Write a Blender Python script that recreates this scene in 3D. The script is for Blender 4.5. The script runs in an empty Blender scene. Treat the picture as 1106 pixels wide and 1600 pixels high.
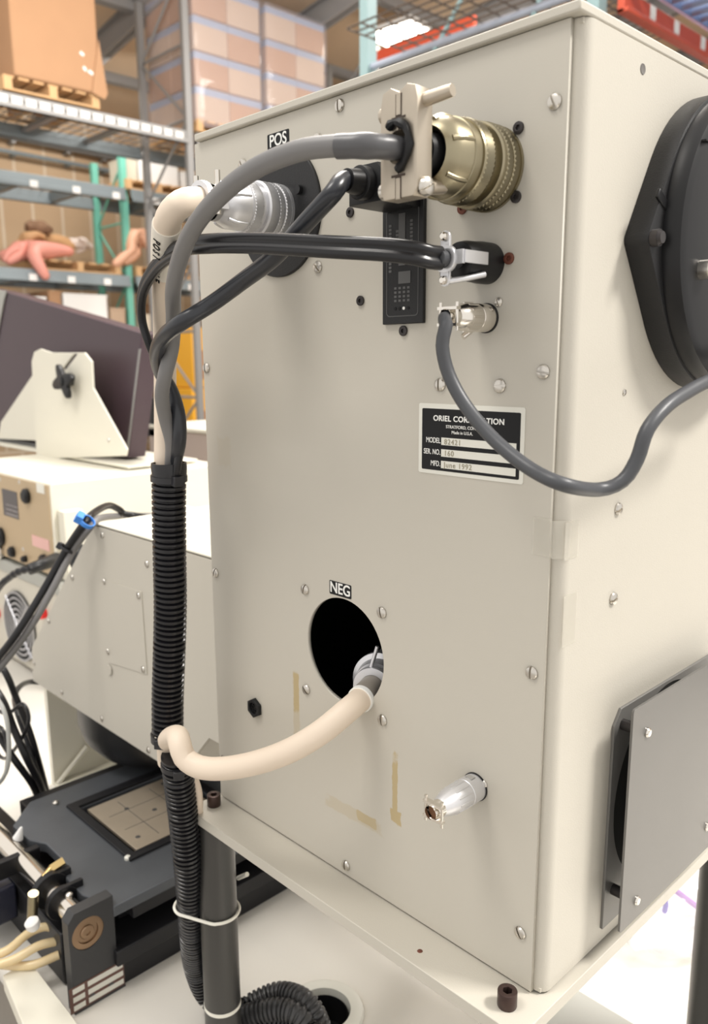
import bpy, bmesh, math, random
from mathutils import Vector, Matrix
random.seed(7)
C = bpy.context.scene.collection
sc = bpy.context.scene
V = Vector
PI = math.pi

# ------------------------------------------------------------------ camera
CAM = V((.6397, -.4351, .4360)); YAW, PITCH, ROLL = 2.3757, -.1942, -.0077
FPX, CX, CY = 1275.4, 540.8, 810.4
FW = V((math.cos(PITCH)*math.cos(YAW), math.cos(PITCH)*math.sin(YAW), math.sin(PITCH)))
_r = V((math.sin(YAW), -math.cos(YAW), 0)); _u = _r.cross(FW)
RT = _r*math.cos(ROLL)+_u*math.sin(ROLL); UP = -_r*math.sin(ROLL)+_u*math.cos(ROLL)
cd = bpy.data.cameras.new('camera'); cam = bpy.data.objects.new('camera', cd); C.objects.link(cam)
M3 = Matrix((RT, UP, -FW)).transposed()
cam.matrix_world = Matrix.Translation(CAM) @ M3.to_4x4()
cd.sensor_fit = 'VERTICAL'; cd.sensor_height = 36; cd.sensor_width = 36*1106/1600
cd.lens = FPX/1600*36
cd.shift_x = (553-CX)/1600; cd.shift_y = -(800-CY)/1600
cd.clip_start = .02; cd.clip_end = 100
cd.dof.use_dof = True; cd.dof.focus_distance = .6; cd.dof.aperture_fstop = 9.0
sc.camera = cam

# ------------------------------------------------------------------ light
w = bpy.data.worlds.new('world'); sc.world = w; w.use_nodes = True
w.node_tree.nodes['Background'].inputs[0].default_value = (1.0, .965, .92, 1)
w.node_tree.nodes['Background'].inputs[1].default_value = .78
def area(name, loc, target, sx, sy, power, col=(1, .955, .895)):
    l = bpy.data.lights.new(name, 'AREA'); l.shape = 'RECTANGLE'; l.size = sx; l.size_y = sy
    l.energy = power; l.color = col
    o = bpy.data.objects.new(name, l); C.objects.link(o); o.location = loc
    o.rotation_euler = (V(target)-V(loc)).to_track_quat('-Z', 'Y').to_euler()
    return o
area('bay_and_fill_light', (2.6, 1.6, 3.6), (.3, .2, .2), 1.1, .6, 165)
area('bay_and_fill_light', (-.6, -1.6, 3.7), (-.4, .2, 0), 1.2, 1.2, 50)
area('bay_and_fill_light', (-1.6, 1.6, 3.7), (-1.4, .8, 0), 1.4, 1.4, 100)
area('bay_and_fill_light', (-3.6, 3.2, 4.6), (-8.0, 5, 2.2), 2.5, 1.2, 80)
area('bay_and_fill_light', (-4.4, 1.2, 2.9), (-10.5, 5.4, 1.8), 2.2, 1.0, 75)  # fill lamp added to brighten the far rack below the near deck
area('bay_and_fill_light', (-2.4, 6.5, 4.6), (-3.5, 6.5, 0), 2.5, 1.2, 260)
area('bay_and_fill_light', (-9.0, 4.9, 3.9), (-10.2, 5.2, 1.8), 1.6, .6, 45)  # added fill between the racks, lifts the wall and shelf goods
sc.view_settings.view_transform = 'Standard'; sc.view_settings.look = 'None'
sc.view_settings.exposure = 0.45; sc.view_settings.gamma = 1
sc.view_settings.use_curve_mapping = False
sc.cycles.use_denoising = True
sc.cycles.max_bounces = 6; sc.cycles.caustics_reflective = False; sc.cycles.caustics_refractive = False

# ------------------------------------------------------------------ helpers
def P(x, y, ax, v):
    "where the sight line through a photo pixel meets a world plane"
    d = FW+RT*((x-CX)/FPX)-UP*((y-CY)/FPX); i = 'xyz'.index(ax)
    return CAM+d*((v-CAM[i])/d[i])

def sock(n, names, v):
    for k in names:
        if k in n.inputs: n.inputs[k].default_value = v; return
def mat(name, col, rough=.5, metal=0, noise=0, nscale=40, bump=0, bscale=300, coat=0, alpha=1, trans=0, emit=0, spec=None, ior=None):
    m = bpy.data.materials.new(name); m.use_nodes = True; nt = m.node_tree; b = nt.nodes['Principled BSDF']
    c = (*col, 1); b.inputs['Base Color'].default_value = c
    b.inputs['Roughness'].default_value = rough; b.inputs['Metallic'].default_value = metal
    if coat: b.inputs['Coat Weight'].default_value = coat
    if alpha < 1: b.inputs['Alpha'].default_value = alpha
    if trans: b.inputs['Transmission Weight'].default_value = trans
    if ior: b.inputs['IOR'].default_value = ior
    if spec is not None: b.inputs['Specular IOR Level'].default_value = spec
    if emit: b.inputs['Emission Color'].default_value = c; b.inputs['Emission Strength'].default_value = emit
    tc = nt.nodes.new('ShaderNodeTexCoord')
    if noise:
        n = nt.nodes.new('ShaderNodeTexNoise'); n.inputs['Scale'].default_value = nscale; n.inputs['Detail'].default_value = 4
        nt.links.new(tc.outputs['Object'], n.inputs['Vector'])
        mx = nt.nodes.new('ShaderNodeMix'); mx.data_type = 'RGBA'
        mx.inputs['A'].default_value = tuple(max(0, k*(1-noise)) for k in col)+(1,)
        mx.inputs['B'].default_value = tuple(min(1, k*(1+noise)) for k in col)+(1,)
        nt.links.new(n.outputs['Fac'], mx.inputs['Factor']); nt.links.new(mx.outputs['Result'], b.inputs['Base Color'])
    if bump:
        n2 = nt.nodes.new('ShaderNodeTexNoise'); n2.inputs['Scale'].default_value = bscale; n2.inputs['Detail'].default_value = 2
        nt.links.new(tc.outputs['Object'], n2.inputs['Vector'])
        bp = nt.nodes.new('ShaderNodeBump'); bp.inputs['Strength'].default_value = bump; bp.inputs['Distance'].default_value = .001
        nt.links.new(n2.outputs['Fac'], bp.inputs['Height']); nt.links.new(bp.outputs['Normal'], b.inputs['Normal'])
    return m

def frame(axis):
    a = V(axis).normalized(); h = V((0, 0, 1)) if abs(a.z) < .9 else V((1, 0, 0))
    u = h.cross(a).normalized(); return a, u, a.cross(u)

def spline(pts, step=.004):
    "Catmull-Rom through the points, evenly resampled"
    p = [V(q) for q in pts]; p = [p[0]*2-p[1]]+p+[p[-1]*2-p[-2]]; out = []
    for i in range(1, len(p)-2):
        n = max(2, int((p[i+1]-p[i]).length/step))
        for k in range(n):
            t = k/n; a, b, c, d = p[i-1], p[i], p[i+1], p[i+2]
            out.append(.5*((2*b)+(c-a)*t+(2*a-5*b+4*c-d)*t*t+(3*b-a-3*c+d)*t**3))
    out.append(p[-2].copy()); return out

class B:
    def __init__(s): s.bm = bmesh.new()
    def box(s, x0, x1, y0, y1, z0, z1, M=None):
        r = bmesh.ops.create_cube(s.bm, size=1)['verts']
        T = Matrix.Translation(((x0+x1)/2, (y0+y1)/2, (z0+z1)/2)) @ Matrix.Diagonal((abs(x1-x0), abs(y1-y0), abs(z1-z0), 1))
        bmesh.ops.transform(s.bm, matrix=(M @ T) if M else T, verts=r); return s
    def lathe(s, prof, o, axis, seg=32, cap=True):
        "prof: list of (distance along axis, radius)"
        a, u, v = frame(axis); o = V(o); rings = []
        for d, r in prof:
            if r < 1e-6: rings.append([s.bm.verts.new(o+a*d)])
            else: rings.append([s.bm.verts.new(o+a*d+u*(r*math.cos(2*PI*k/seg))+v*(r*math.sin(2*PI*k/seg))) for k in range(seg)])
        for A, Bq in zip(rings, rings[1:]):
            for k in range(seg):
                k2 = (k+1) % seg
                if len(A) == 1 and len(Bq) == 1: continue
                if len(A) == 1: s.bm.faces.new((A[0], Bq[k2], Bq[k]))
                elif len(Bq) == 1: s.bm.faces.new((A[k], A[k2], Bq[0]))
                else: s.bm.faces.new((A[k], A[k2], Bq[k2], Bq[k]))
        if cap:
            if len(rings[0]) > 1: s.bm.faces.new(rings[0][::-1])
            if len(rings[-1]) > 1: s.bm.faces.new(rings[-1])
        return s
    def cyl(s, p0, p1, r, r1=None, seg=24):
        p0, p1 = V(p0), V(p1); d = p1-p0
        return s.lathe([(0, r), (d.length, r if r1 is None else r1)], p0, d, seg)
    def knurl(s, d0, d1, r, o, axis, n=48, rows=4, h=.0005):
        "diamond knurled band"
        a, u, v = frame(axis); o = V(o); R = []
        for j in range(rows*2+1):
            d = d0+(d1-d0)*j/(rows*2); ring = []
            for k in range(n*2):
                rr = r+(h if (j+k) % 2 else -h)
                if j in (0, rows*2): rr = r-h
                an = PI*k/n; ring.append(s.bm.verts.new(o+a*d+u*(rr*math.cos(an))+v*(rr*math.sin(an))))
            R.append(ring)
        m = n*2
        for A, Bq in zip(R, R[1:]):
            for k in range(m): s.bm.faces.new((A[k], A[(k+1) % m], Bq[(k+1) % m], Bq[k]))
        s.bm.faces.new(R[0][::-1]); s.bm.faces.new(R[-1]); return s
    def sweep(s, pts, r, seg=14, rf=None, sec=None, step=.004, raw=False):
        p = pts if raw else spline(pts, step); n = len(p); T = []
        for i in range(n): T.append((p[min(i+1, n-1)]-p[max(i-1, 0)]).normalized())
        h = V((0, 0, 1)) if abs(T[0].z) < .9 else V((0, 1, 0))
        N = (h-T[0]*h.dot(T[0])).normalized(); rings = []; L = 0
        sec0 = sec or [(math.cos(2*PI*k/seg), math.sin(2*PI*k/seg)) for k in range(seg)]
        for i in range(n):
            if i: L += (p[i]-p[i-1]).length
            N = (N-T[i]*N.dot(T[i])).normalized(); Bn = T[i].cross(N); rr = rf(L) if rf else r
            rings.append([s.bm.verts.new(p[i]+N*(a*rr)+Bn*(b*rr)) for a, b in sec0])
        m = len(sec0)
        for A, Bq in zip(rings, rings[1:]):
            for k in range(m): s.bm.faces.new((A[k], A[(k+1) % m], Bq[(k+1) % m], Bq[k]))
        s.bm.faces.new(rings[0][::-1]); s.bm.faces.new(rings[-1]); return s
    def plate(s, out, holes, o, U, Vv, t, bev=0):
        "2D outline with holes, swept t along U x V"
        cu = bpy.data.curves.new('tmp', 'CURVE'); cu.dimensions = '2D'; cu.fill_mode = 'BOTH'
        cu.extrude = t/2-bev; cu.bevel_depth = bev; cu.bevel_resolution = 1; cu.offset = -bev
        for loop in [out]+list(holes):
            sp = cu.splines.new('POLY'); sp.points.add(len(loop)-1); sp.use_cyclic_u = True
            for q, (a, b) in zip(sp.points, loop): q.co = (a, b, 0, 1)
        ob = bpy.data.objects.new('tmp', cu); me = bpy.data.meshes.new_from_object(ob)
        U = V(U).normalized(); Vv = V(Vv).normalized(); W = U.cross(Vv)
        Mx = Matrix((U, Vv, W)).transposed().to_4x4(); Mx.translation = V(o)+W*(t/2)
        me.transform(Mx); s.bm.from_mesh(me)
        bpy.data.objects.remove(ob); bpy.data.curves.remove(cu); bpy.data.meshes.remove(me)
        bmesh.ops.remove_doubles(s.bm, verts=s.bm.verts, dist=1e-6)
        return s
    def screw(s, r=.0045, h=.0026, slot=.0013):
        "slotted pan head, axis +z, slot along y"
        prof = [(0, r), (h*.35, r), (h*.75, r*.86), (h*.95, r*.55), (h, 0)]
        for sg in (1, -1):
            t = B(); t.lathe(prof, (0, 0, h*.0), (0, 0, 1), 24)
            g = bmesh.ops.bisect_plane(t.bm, geom=t.bm.verts[:]+t.bm.edges[:]+t.bm.faces[:], plane_co=(sg*slot/2, 0, 0), plane_no=(sg, 0, 0), clear_inner=True)
            ed = [e for e in g['geom_cut'] if isinstance(e, bmesh.types.BMEdge)]
            bmesh.ops.holes_fill(t.bm, edges=ed)
            me = bpy.data.meshes.new('t'); t.bm.to_mesh(me); s.bm.from_mesh(me); bpy.data.meshes.remove(me); t.bm.free()
        s.lathe([(0, r*.97), (h*.12, r*.97)], (0, 0, 0), (0, 0, 1), 24)
        return s
    def obj(s, name, m, parent=None, bevel=0, smooth=38, seg=2, tag=None, kind=None):
        bmesh.ops.recalc_face_normals(s.bm, faces=s.bm.faces)
        me = bpy.data.meshes.new(name); s.bm.to_mesh(me); s.bm.free()
        ms = m if isinstance(m, (list, tuple)) else [m]
        for k in ms: me.materials.append(k)
        if smooth:
            me.shade_smooth(); me.set_sharp_from_angle(angle=math.radians(smooth))
        o = bpy.data.objects.new(name, me); C.objects.link(o)
        if parent:
            o.parent = parent; q = parent; off = V((0, 0, 0))
            while q: off += q.location; q = q.parent
            me.transform(Matrix.Translation(-off))
        else:
            vs = [v.co for v in me.vertices]
            c = V(((min(v.x for v in vs)+max(v.x for v in vs))/2, (min(v.y for v in vs)+max(v.y for v in vs))/2, min(v.z for v in vs)))
            me.transform(Matrix.Translation(-c)); o.location = c
        if bevel:
            md = o.modifiers.new('bevel', 'BEVEL'); md.width = bevel; md.segments = seg; md.limit_method = 'ANGLE'; md.angle_limit = math.radians(35); md.harden_normals = False
        if tag: label(o, *tag)
        if kind: o['kind'] = kind
        return o

def label(o, text, cat, group=None, kind=None):
    o['label'] = text; o['category'] = cat
    if group: o['group'] = group
    if kind: o['kind'] = kind
    return o
def thing(name, loc, text, cat, group=None):
    o = bpy.data.objects.new(name, None); C.objects.link(o); o.location = loc; o.empty_display_size = .02
    return label(o, text, cat, group)
def copy_thing(src, loc, text=None, rz=None, group=None):
    c = src.copy(); C.objects.link(c); c.location = loc
    if rz is not None: c.rotation_euler = (0, 0, rz)
    if text: c['label'] = text
    if group: c['group'] = group
    for ch in list(src.children):
        d = ch.copy(); C.objects.link(d); d.parent = c
        for g in list(ch.children):
            e = g.copy(); C.objects.link(e); e.parent = d
    return c
def circle(cx, cy, r, n=48): return [(cx+r*math.cos(2*PI*k/n), cy+r*math.sin(2*PI*k/n)) for k in range(n)]
def rrect(x0, y0, x1, y1, r, n=5):
    o = []
    for cx, cy, a in ((x1-r, y1-r, 0), (x0+r, y1-r, 90), (x0+r, y0+r, 180), (x1-r, y0+r, 270)):
        for k in range(n+1):
            t = math.radians(a+90*k/n); o.append((cx+r*math.cos(t), cy+r*math.sin(t)))
    return o
def hull(pts):
    pts = sorted(set(pts)); lo = []
    def half(seq):
        h = []
        for p in seq:
            while len(h) > 1 and (h[-1][0]-h[-2][0])*(p[1]-h[-2][1])-(h[-1][1]-h[-2][1])*(p[0]-h[-2][0]) <= 0: h.pop()
            h.append(p)
        return h[:-1]
    return half(pts)+half(pts[::-1])
def text(body, loc, size, m, parent, U=(1, 0, 0), Vv=(0, 0, 1), name='lettering', bold=0, sx=1, depth=.00015, align='LEFT', space=1):
    cu = bpy.data.curves.new('t', 'FONT'); cu.body = body; cu.size = size; cu.extrude = depth; cu.offset = bold
    cu.align_x = align; cu.space_character = space; cu.align_y = 'CENTER'
    ob = bpy.data.objects.new('t', cu); me = bpy.data.meshes.new_from_object(ob)
    U = V(U).normalized(); Vv = V(Vv).normalized(); W = U.cross(Vv)
    Mx = Matrix((U, Vv, W)).transposed().to_4x4() @ Matrix.Diagonal((sx, 1, 1, 1)); Mx.translation = V(loc)
    me.transform(Mx); b = B(); b.bm.from_mesh(me)
    bpy.data.objects.remove(ob); bpy.data.curves.remove(cu); bpy.data.meshes.remove(me)
    return b.obj(name, m, parent, smooth=0)

# ------------------------------------------------------------------ materials
paint = mat('putty grey textured paint', (.53, .50, .435), .48, bump=.12, bscale=900, noise=.02, nscale=9)
cream = mat('cream paint', (.72, .69, .59), .5, bump=.08, bscale=700)
black_pl = mat('black plastic', (.010, .010, .011), .38, spec=.32)
black_sat = mat('black satin', (.014, .014, .015), .42, spec=.35, bump=.15, bscale=900)
black_ano = mat('black anodised metal', (.014, .014, .016), .4, spec=.35, noise=.25, nscale=25)
blk_label = mat('black label', (.008, .008, .009), .45, spec=.25)
white_ink = mat('white ink', (.85, .85, .82), .6)
typed = mat('typed ribbon ink', (.33, .30, .22), .7)
lab_white = mat('label cream', (.74, .73, .66), .45)
steel = mat('nickel screw', (.62, .59, .54), .28, 1)
dark_scr = mat('blackened screw', (.05, .045, .045), .4, .6)
rust_scr = mat('brown screw', (.16, .055, .035), .5, .4)
olive = mat('olive cadmium metal', (.34, .30, .205), .33, .95, noise=.12, nscale=60)
silver_p = mat('matte silver metal', (.72, .72, .74), .36, .75)
shiny = mat('polished nickel', (.78, .74, .68), .16, 1)
grey_cab = mat('grey pvc', (.06, .063, .070), .42, bump=.05, bscale=300)
lgrey_cab = mat('light grey pvc', (.18, .176, .176), .45)
shrink = mat('heat shrink', (.085, .085, .09), .35, bump=.2, bscale=150)
black_cab = mat('black pvc', (.012, .012, .014), .3, spec=.4)
cream_tube = mat('cream rubber tubing', (.76, .645, .525), .5)
sleeve_m = mat('translucent white sleeve', (.80, .76, .68), .45)
loom_m = mat('black corrugated plastic', (.010, .010, .012), .24)
tie_m = mat('black nylon tie', (.015, .015, .018), .35)
white_tie = mat('natural nylon tie', (.78, .76, .68), .5)
table_m = mat('white laminate', (.80, .77, .71), .25, noise=.03, nscale=3)
sheet_m = mat('dark grey sheet metal', (.16, .155, .148), .38, .35, noise=.06, nscale=12)
back_m = mat('grey base plate', (.20, .195, .185), .45, .2)
post_m = mat('grey anodised post', (.075, .073, .07), .36, .6)
brass = mat('brass', (.75, .55, .25), .3, 1)
chrome = mat('steel rod', (.82, .76, .68), .15, 1)
rubber_g = mat('grey trim and shadow sheet', (.36, .36, .33), .5)
card = mat('cardboard', (.40, .225, .12), .75, noise=.06, nscale=4)
card2 = mat('pale cardboard', (.47, .34, .24), .7, noise=.08, nscale=3)
blue_tape = mat('blue grey tape', (.26, .30, .40), .4)
wood = mat('pallet wood', (.58, .36, .18), .75, noise=.2, nscale=6)
rack_grey = mat('blue grey rack steel', (.24, .28, .30), .45, .2)
rack_pale = mat('galvanised rack steel', (.27, .265, .26), .45, .3)
rack_green = mat('mint green rack steel', (.16, .48, .38), .5)
rack_teal = mat('teal rack steel', (.26, .38, .39), .5)
orange_b = mat('orange red beam paint', (.50, .07, .03), .45)
white_m = mat('white enamel', (.82, .81, .79), .5)
mauve = mat('mauve metal paint', (.050, .028, .038), .42, noise=.08, nscale=15)
tan_p = mat('tan gold panel', (.50, .38, .24), .42, .25)
dgrey = mat('dark grey', (.07, .07, .07), .5)
flesh = mat('flesh mannequin plastic', (.62, .34, .22), .5)
pink = mat('pink mannequin plastic', (.72, .30, .24), .5)
hair_m = mat('brown fur', (.26, .15, .09), .9)
roof_m = mat('tan roof deck', (.74, .57, .41), .85, noise=.05, nscale=1)
beam_m = mat('grey roof steel', (.27, .265, .265), .6)
film_m = mat('stretch film', (.75, .72, .80), .10, alpha=.20, bump=1.0, bscale=9, coat=.6)
tape_m = mat('clear tape', (.75, .72, .64), .15, alpha=.25)
red_m = mat('red cap', (.70, .02, .02), .4)
blue_m = mat('blue cord', (.05, .25, .75), .5)
yellow_m = mat('yellow orange paint', (.85, .42, .03), .5)
lampglow = mat('lit lamp lens', (1, .93, .8), .4, emit=14)
tubing_y = mat('clear amber tubing', (.85, .68, .40), .2, alpha=.75)

# front panel paint with tape residue marks of their own shape
def panel_material():
    m = mat('putty grey panel paint', (.53, .50, .435), .42, bump=.06, bscale=900); nt = m.node_tree; b = nt.nodes['Principled BSDF']
    ge = nt.nodes.new('ShaderNodeNewGeometry'); sp = nt.nodes.new('ShaderNodeSeparateXYZ'); nt.links.new(ge.outputs['Position'], sp.inputs[0])
    def math_(op, a, bb, cl=False):
        n = nt.nodes.new('ShaderNodeMath'); n.operation = op; n.use_clamp = cl
        for i, q in enumerate((a, bb)):
            if isinstance(q, (int, float)): n.inputs[i].default_value = q
            else: nt.links.new(q, n.inputs[i])
        return n.outputs[0]
    nz = nt.nodes.new('ShaderNodeTexNoise'); nz.inputs['Scale'].default_value = 130; nz.inputs['Detail'].default_value = 5; nt.links.new(ge.outputs['Position'], nz.inputs['Vector'])
    tot = None
    for (px, py, hx, hz, k) in ((463, 1083, .0038, .019, .9), (463, 1100, .0045, .030, .35), (617, 1232, .003, .028, .9), (552, 1272, .034, .006, .30), (572, 1281, .012, .005, .75), (618, 1276, .006, .006, .9), (350, 706, .010, .014, .12)):
        c = P(px, py, 'y', 0)
        dx = math_('DIVIDE', math_('ABSOLUTE', math_('SUBTRACT', sp.outputs['X'], c.x), 0), hx)
        dz = math_('DIVIDE', math_('ABSOLUTE', math_('SUBTRACT', sp.outputs['Z'], c.z), 0), hz)
        e = math_('MAXIMUM', dx, dz)
        e = math_('SUBTRACT', 1.52, math_('ADD', e, math_('MULTIPLY', nz.outputs['Fac'], .95)), True)
        e = math_('MULTIPLY', math_('MULTIPLY', e, 5, True), k)
        tot = e if tot is None else math_('MAXIMUM', tot, e)
    mx = nt.nodes.new('ShaderNodeMix'); mx.data_type = 'RGBA'
    mx.inputs['A'].default_value = (.53, .50, .435, 1); mx.inputs['B'].default_value = (.45, .35, .18, 1)
    nt.links.new(tot, mx.inputs['Factor']); nt.links.new(mx.outputs['Result'], b.inputs['Base Color'])
    return m
panel_m = panel_material()

def block_wall():
    m = bpy.data.materials.new('concrete block'); m.use_nodes = True; nt = m.node_tree; b = nt.nodes['Principled BSDF']
    ge = nt.nodes.new('ShaderNodeNewGeometry'); sp = nt.nodes.new('ShaderNodeSeparateXYZ'); cb = nt.nodes.new('ShaderNodeCombineXYZ')
    nt.links.new(ge.outputs['Position'], sp.inputs[0]); ad = nt.nodes.new('ShaderNodeMath')
    nt.links.new(sp.outputs['X'], ad.inputs[0]); nt.links.new(sp.outputs['Y'], ad.inputs[1])
    nt.links.new(ad.outputs[0], cb.inputs['X']); nt.links.new(sp.outputs['Z'], cb.inputs['Y'])
    t = nt.nodes.new('ShaderNodeTexBrick'); nt.links.new(cb.outputs[0], t.inputs['Vector'])
    t.inputs['Scale'].default_value = 1; t.inputs['Brick Width'].default_value = .45; t.inputs['Row Height'].default_value = .9
    t.inputs['Mortar Size'].default_value = .022; t.inputs['Color1'].default_value = (.58, .42, .27, 1); t.inputs['Color2'].default_value = (.54, .38, .24, 1); t.inputs['Mortar'].default_value = (.70, .58, .44, 1)
    nt.links.new(t.outputs['Color'], b.inputs['Base Color']); b.inputs['Roughness'].default_value = .9
    return m
wall_m = block_wall()

# ================================================================== SETTING
FLOOR = -1.05
floor_m = mat('polished concrete', (.34, .32, .29), .4, noise=.1, nscale=2)
b = B(); b.box(-13, 4, -4, 14, FLOOR-.1, FLOOR); b.obj('floor', floor_m, kind='structure', smooth=0)
b = B(); b.box(-11.7, -11.5, -2, 14, FLOOR, 4.5); b.obj('wall_left', wall_m, kind='structure', smooth=0)
b = B(); b.box(-11.5, 4, 13.8, 14, FLOOR, 6.4); b.obj('wall_back', wall_m, kind='structure', smooth=0)
def roof_z(x): return 4.1+.15*(x+11.5)
b = B(); M = Matrix.Translation((-11.5, 0, 4.1)) @ Matrix.Rotation(-math.atan(.15), 4, 'Y')
b.box(-.3, 12, 1.5, 14, 0, .1, M); b.obj('ceiling', roof_m, kind='structure', smooth=0)
for y in (3.2, 5.1, 7.0, 8.9, 10.8, 12.7):
    b = B(); b.box(0, 12, y-.07, y+.07, -.30, -.28, M); b.box(0, 12, y-.07, y+.07, -.02, 0, M); b.box(0, 12, y-.015, y+.015, -.3, 0, M)
    b.obj('trim_%d' % int(y*10), beam_m, kind='structure', smooth=0)
for k, x in enumerate((1.2, 2.9, 4.6, 6.3, 8.0)):
    b = B(); b.box(x-.05, x+.05, 1.5, 13.8, -.12, 0, M); b.obj('trim_%d' % (200+k), beam_m, kind='structure', smooth=0)

# table
TZ = -.3
b = B(); b.plate(rrect(-1.75, -.13, 1.15, 1.45, .02), [circle(*P(505, 1583, 'z', TZ).xy, .032)], (0, 0, TZ-.035), (1, 0, 0), (0, 1, 0), .035, .004)
t = thing('work_table', (-.3, .65, FLOOR), 'white laminate worktable carrying the beige cabinet and its stand', 'table')
b.obj('table_top', table_m, t)
for lx, ly in ((-1.68, -.06), (1.08, -.06), (-1.68, 1.38), (1.08, 1.38)):
    b = B(); b.box(lx-.03, lx+.03, ly-.03, ly+.03, FLOOR, TZ-.035); b.obj('leg', rack_pale, t, .003)
gp = P(505, 1583, 'z', TZ)
b = B(); b.lathe([(-.03, .031), (0, .031), (.001, .047), (.0055, .0455), (.0075, .040), (.006, .0315), (-.03, .0285), (-.03, .031)], (gp.x, gp.y, TZ), (0, 0, 1), 48, cap=False)
gr_ = b.obj('cable_grommet', lab_white, tag=('cream plastic cable grommet ring set in the white tabletop', 'grommet'))
b = B(); b.lathe([(-.034, .0284), (-.001, .0284), (-.001, .0280), (-.034, .0280), (-.034, .0284)], (gp.x, gp.y, TZ), (0, 0, 1), 40, cap=False); b.lathe([(-.034, .0284), (-.035, .0284)], (gp.x, gp.y, TZ), (0, 0, 1), 40); b.obj('shade_cup', black_pl, gr_)  # black cup added, its colour is the shade inside the grommet hole
# flat grey sheet, colour stands in for the cabinet shadow under the stand
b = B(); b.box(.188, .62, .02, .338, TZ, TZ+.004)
b.obj('shadow_sheet', rubber_g, bevel=.001, tag=('flat grey sheet standing in for the cabinet shadow on the tabletop behind the front post', 'panel'))

# ================================================================== MAIN CABINET
W, H, D = .3698, .62, .345
cab = thing('power_supply_cabinet', (.185, .17, 0), 'tall putty grey electronics cabinet with sockets, holes and slotted screws on the front', 'cabinet')
# chassis: rounded right front corner, thin walls
arc = [(.370+.008*math.sin(math.radians(a)), .0115-.008*math.cos(math.radians(a))) for a in range(0, 91, 15)]
outl = [(.352, .0035)]+arc+[(.378, D), (0, D), (0, .0035), (.018, .0035), (.018, .006), (.003, .006), (.003, D-.003), (.375, D-.003), (.375, .013), (.366, .007), (.352, .007)]
b = B(); b.plate(outl, [], (0, 0, 0), (1, 0, 0), (0, 1, 0), H)
b.box(.003, .375, .004, D-.003, 0, .003); b.box(.003, .375, .004, D-.003, H-.003, H)
b.obj('chassis', paint, cab)
b = B(); b.box(.006, .370, .018, .336, .006, .300);  # added black box, painted darkness behind the NEG hole
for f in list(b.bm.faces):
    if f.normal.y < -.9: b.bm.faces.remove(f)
b.obj('cavity_shade', mat('cavity shade black', (.004, .006, .005), .8), cab, smooth=0)
HN = (.1835, .202); HP = (.115, .549)
fp = B(); fp.plate([(0, 0), (W, 0), (W, H), (0, H)], [circle(HN[0], HN[1], .0445, 64)], (0, .0035, 0), (1, 0, 0), (0, 0, 1), .0035)
front = fp.obj('front_panel', panel_m, cab, smooth=0)
b = B(); b.box(.006, .378, -.0045, D+.003, H+.0005, H+.0065); b.obj('lid', paint, cab, bevel=.0012)

b = B(); b.screw(); s0 = b.obj('screw', steel, cab, smooth=30)
Rf = lambda a: (Matrix.Rotation(PI/2, 4, 'X') @ Matrix.Rotation(math.radians(a), 4, 'Z')).to_euler()
Rs = lambda a: (Matrix.Rotation(PI/2, 4, 'Y') @ Matrix.Rotation(math.radians(a), 4, 'Z')).to_euler()
off = cab.location
me_scr = s0.data; me_scr.transform(Matrix.Translation(off))
def put_screw(loc, rot, me=me_scr, name='screw', first=None, sc_=1, parent=cab):
    o = first or bpy.data.objects.new(name, me)
    if not first: C.objects.link(o)
    o.parent = parent; o.location = V(loc)-parent.location; o.rotation_euler = rot; o.scale = (sc_,)*3; return o
fr = [(531, 165, 0), (867, 159, 25), (380, 257, 30), (497, 218, 60), (497, 417, 40), (323, 575, 5), (849, 581, 80), (781, 603, 95), (688, 601, 0),
      (337, 895, -20), (831, 1051, 0), (597, 957, 15), (598, 1125, 10), (477, 921, -15), (479, 1077, 45), (541, 1352, 5), (813, 1457, 30), (348, 1187, 0)]
for i, (x, y, a) in enumerate(fr):
    p = P(x, y, 'y', 0); put_screw((p.x, 0, p.z), Rf(a), first=s0 if i == 0 else None)
for x, y, a in ((779, 472, 20), (756, 1225, 20)):
    p = P(x, y, 'y', 0); put_screw((p.x, 0, p.z), Rf(a), sc_=.65)
for x, y, a, k in ((965, 795, 20, .95), (957, 935, 15, 1.0), (975, 613, 80, .45)):
    p = P(x, y, 'x', .378); put_screw((.378, p.y, p.z), Rs(a), sc_=k)
# small black recessed screws, one of them brown
def sock_mesh(r, m, name):
    b = B(); b.plate(circle(0, 0, r, 32), [circle(0, 0, r*.42, 6)], (0, 0, 0), (1, 0, 0), (0, 1, 0), r*.45, r*.1); b.lathe([(0, r*.6), (r*.12, r*.6)], (0, 0, 0), (0, 0, 1), 16)
    o = b.obj(name, m, cab); o.data.transform(Matrix.Translation(off)); return o
d0 = sock_mesh(.0036, dark_scr, 'socket_screw'); r0 = sock_mesh(.0036, rust_scr, 'socket_screw')
for i, (x, y) in enumerate(((811, 200), (548, 332), (564, 470), (631, 517), (807, 308))):
    p = P(x, y, 'y', 0); put_screw((p.x, 0, p.z), Rf(0), me=d0.data, name='socket_screw', first=d0 if i == 0 else None)
for i, (x, y) in enumerate(((796, 404), (723, 326))):
    p = P(x, y, 'y', 0); q = put_screw((p.x, 0, p.z), Rf(0), me=r0.data, name='socket_screw', first=r0 if i == 0 else None); q['label'] = 'brown rusted socket screw'
# empty screw hole high on the right side
p = P(1004, 108, 'x', .378); b = B(); b.lathe([(0, .0032), (.0004, .0030), (.0002, .0022)], (.378, p.y, p.z), (1, 0, 0), 24); b.obj('screw_hole', mat('hole grey', (.15, .14, .13), .7), cab)
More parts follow.
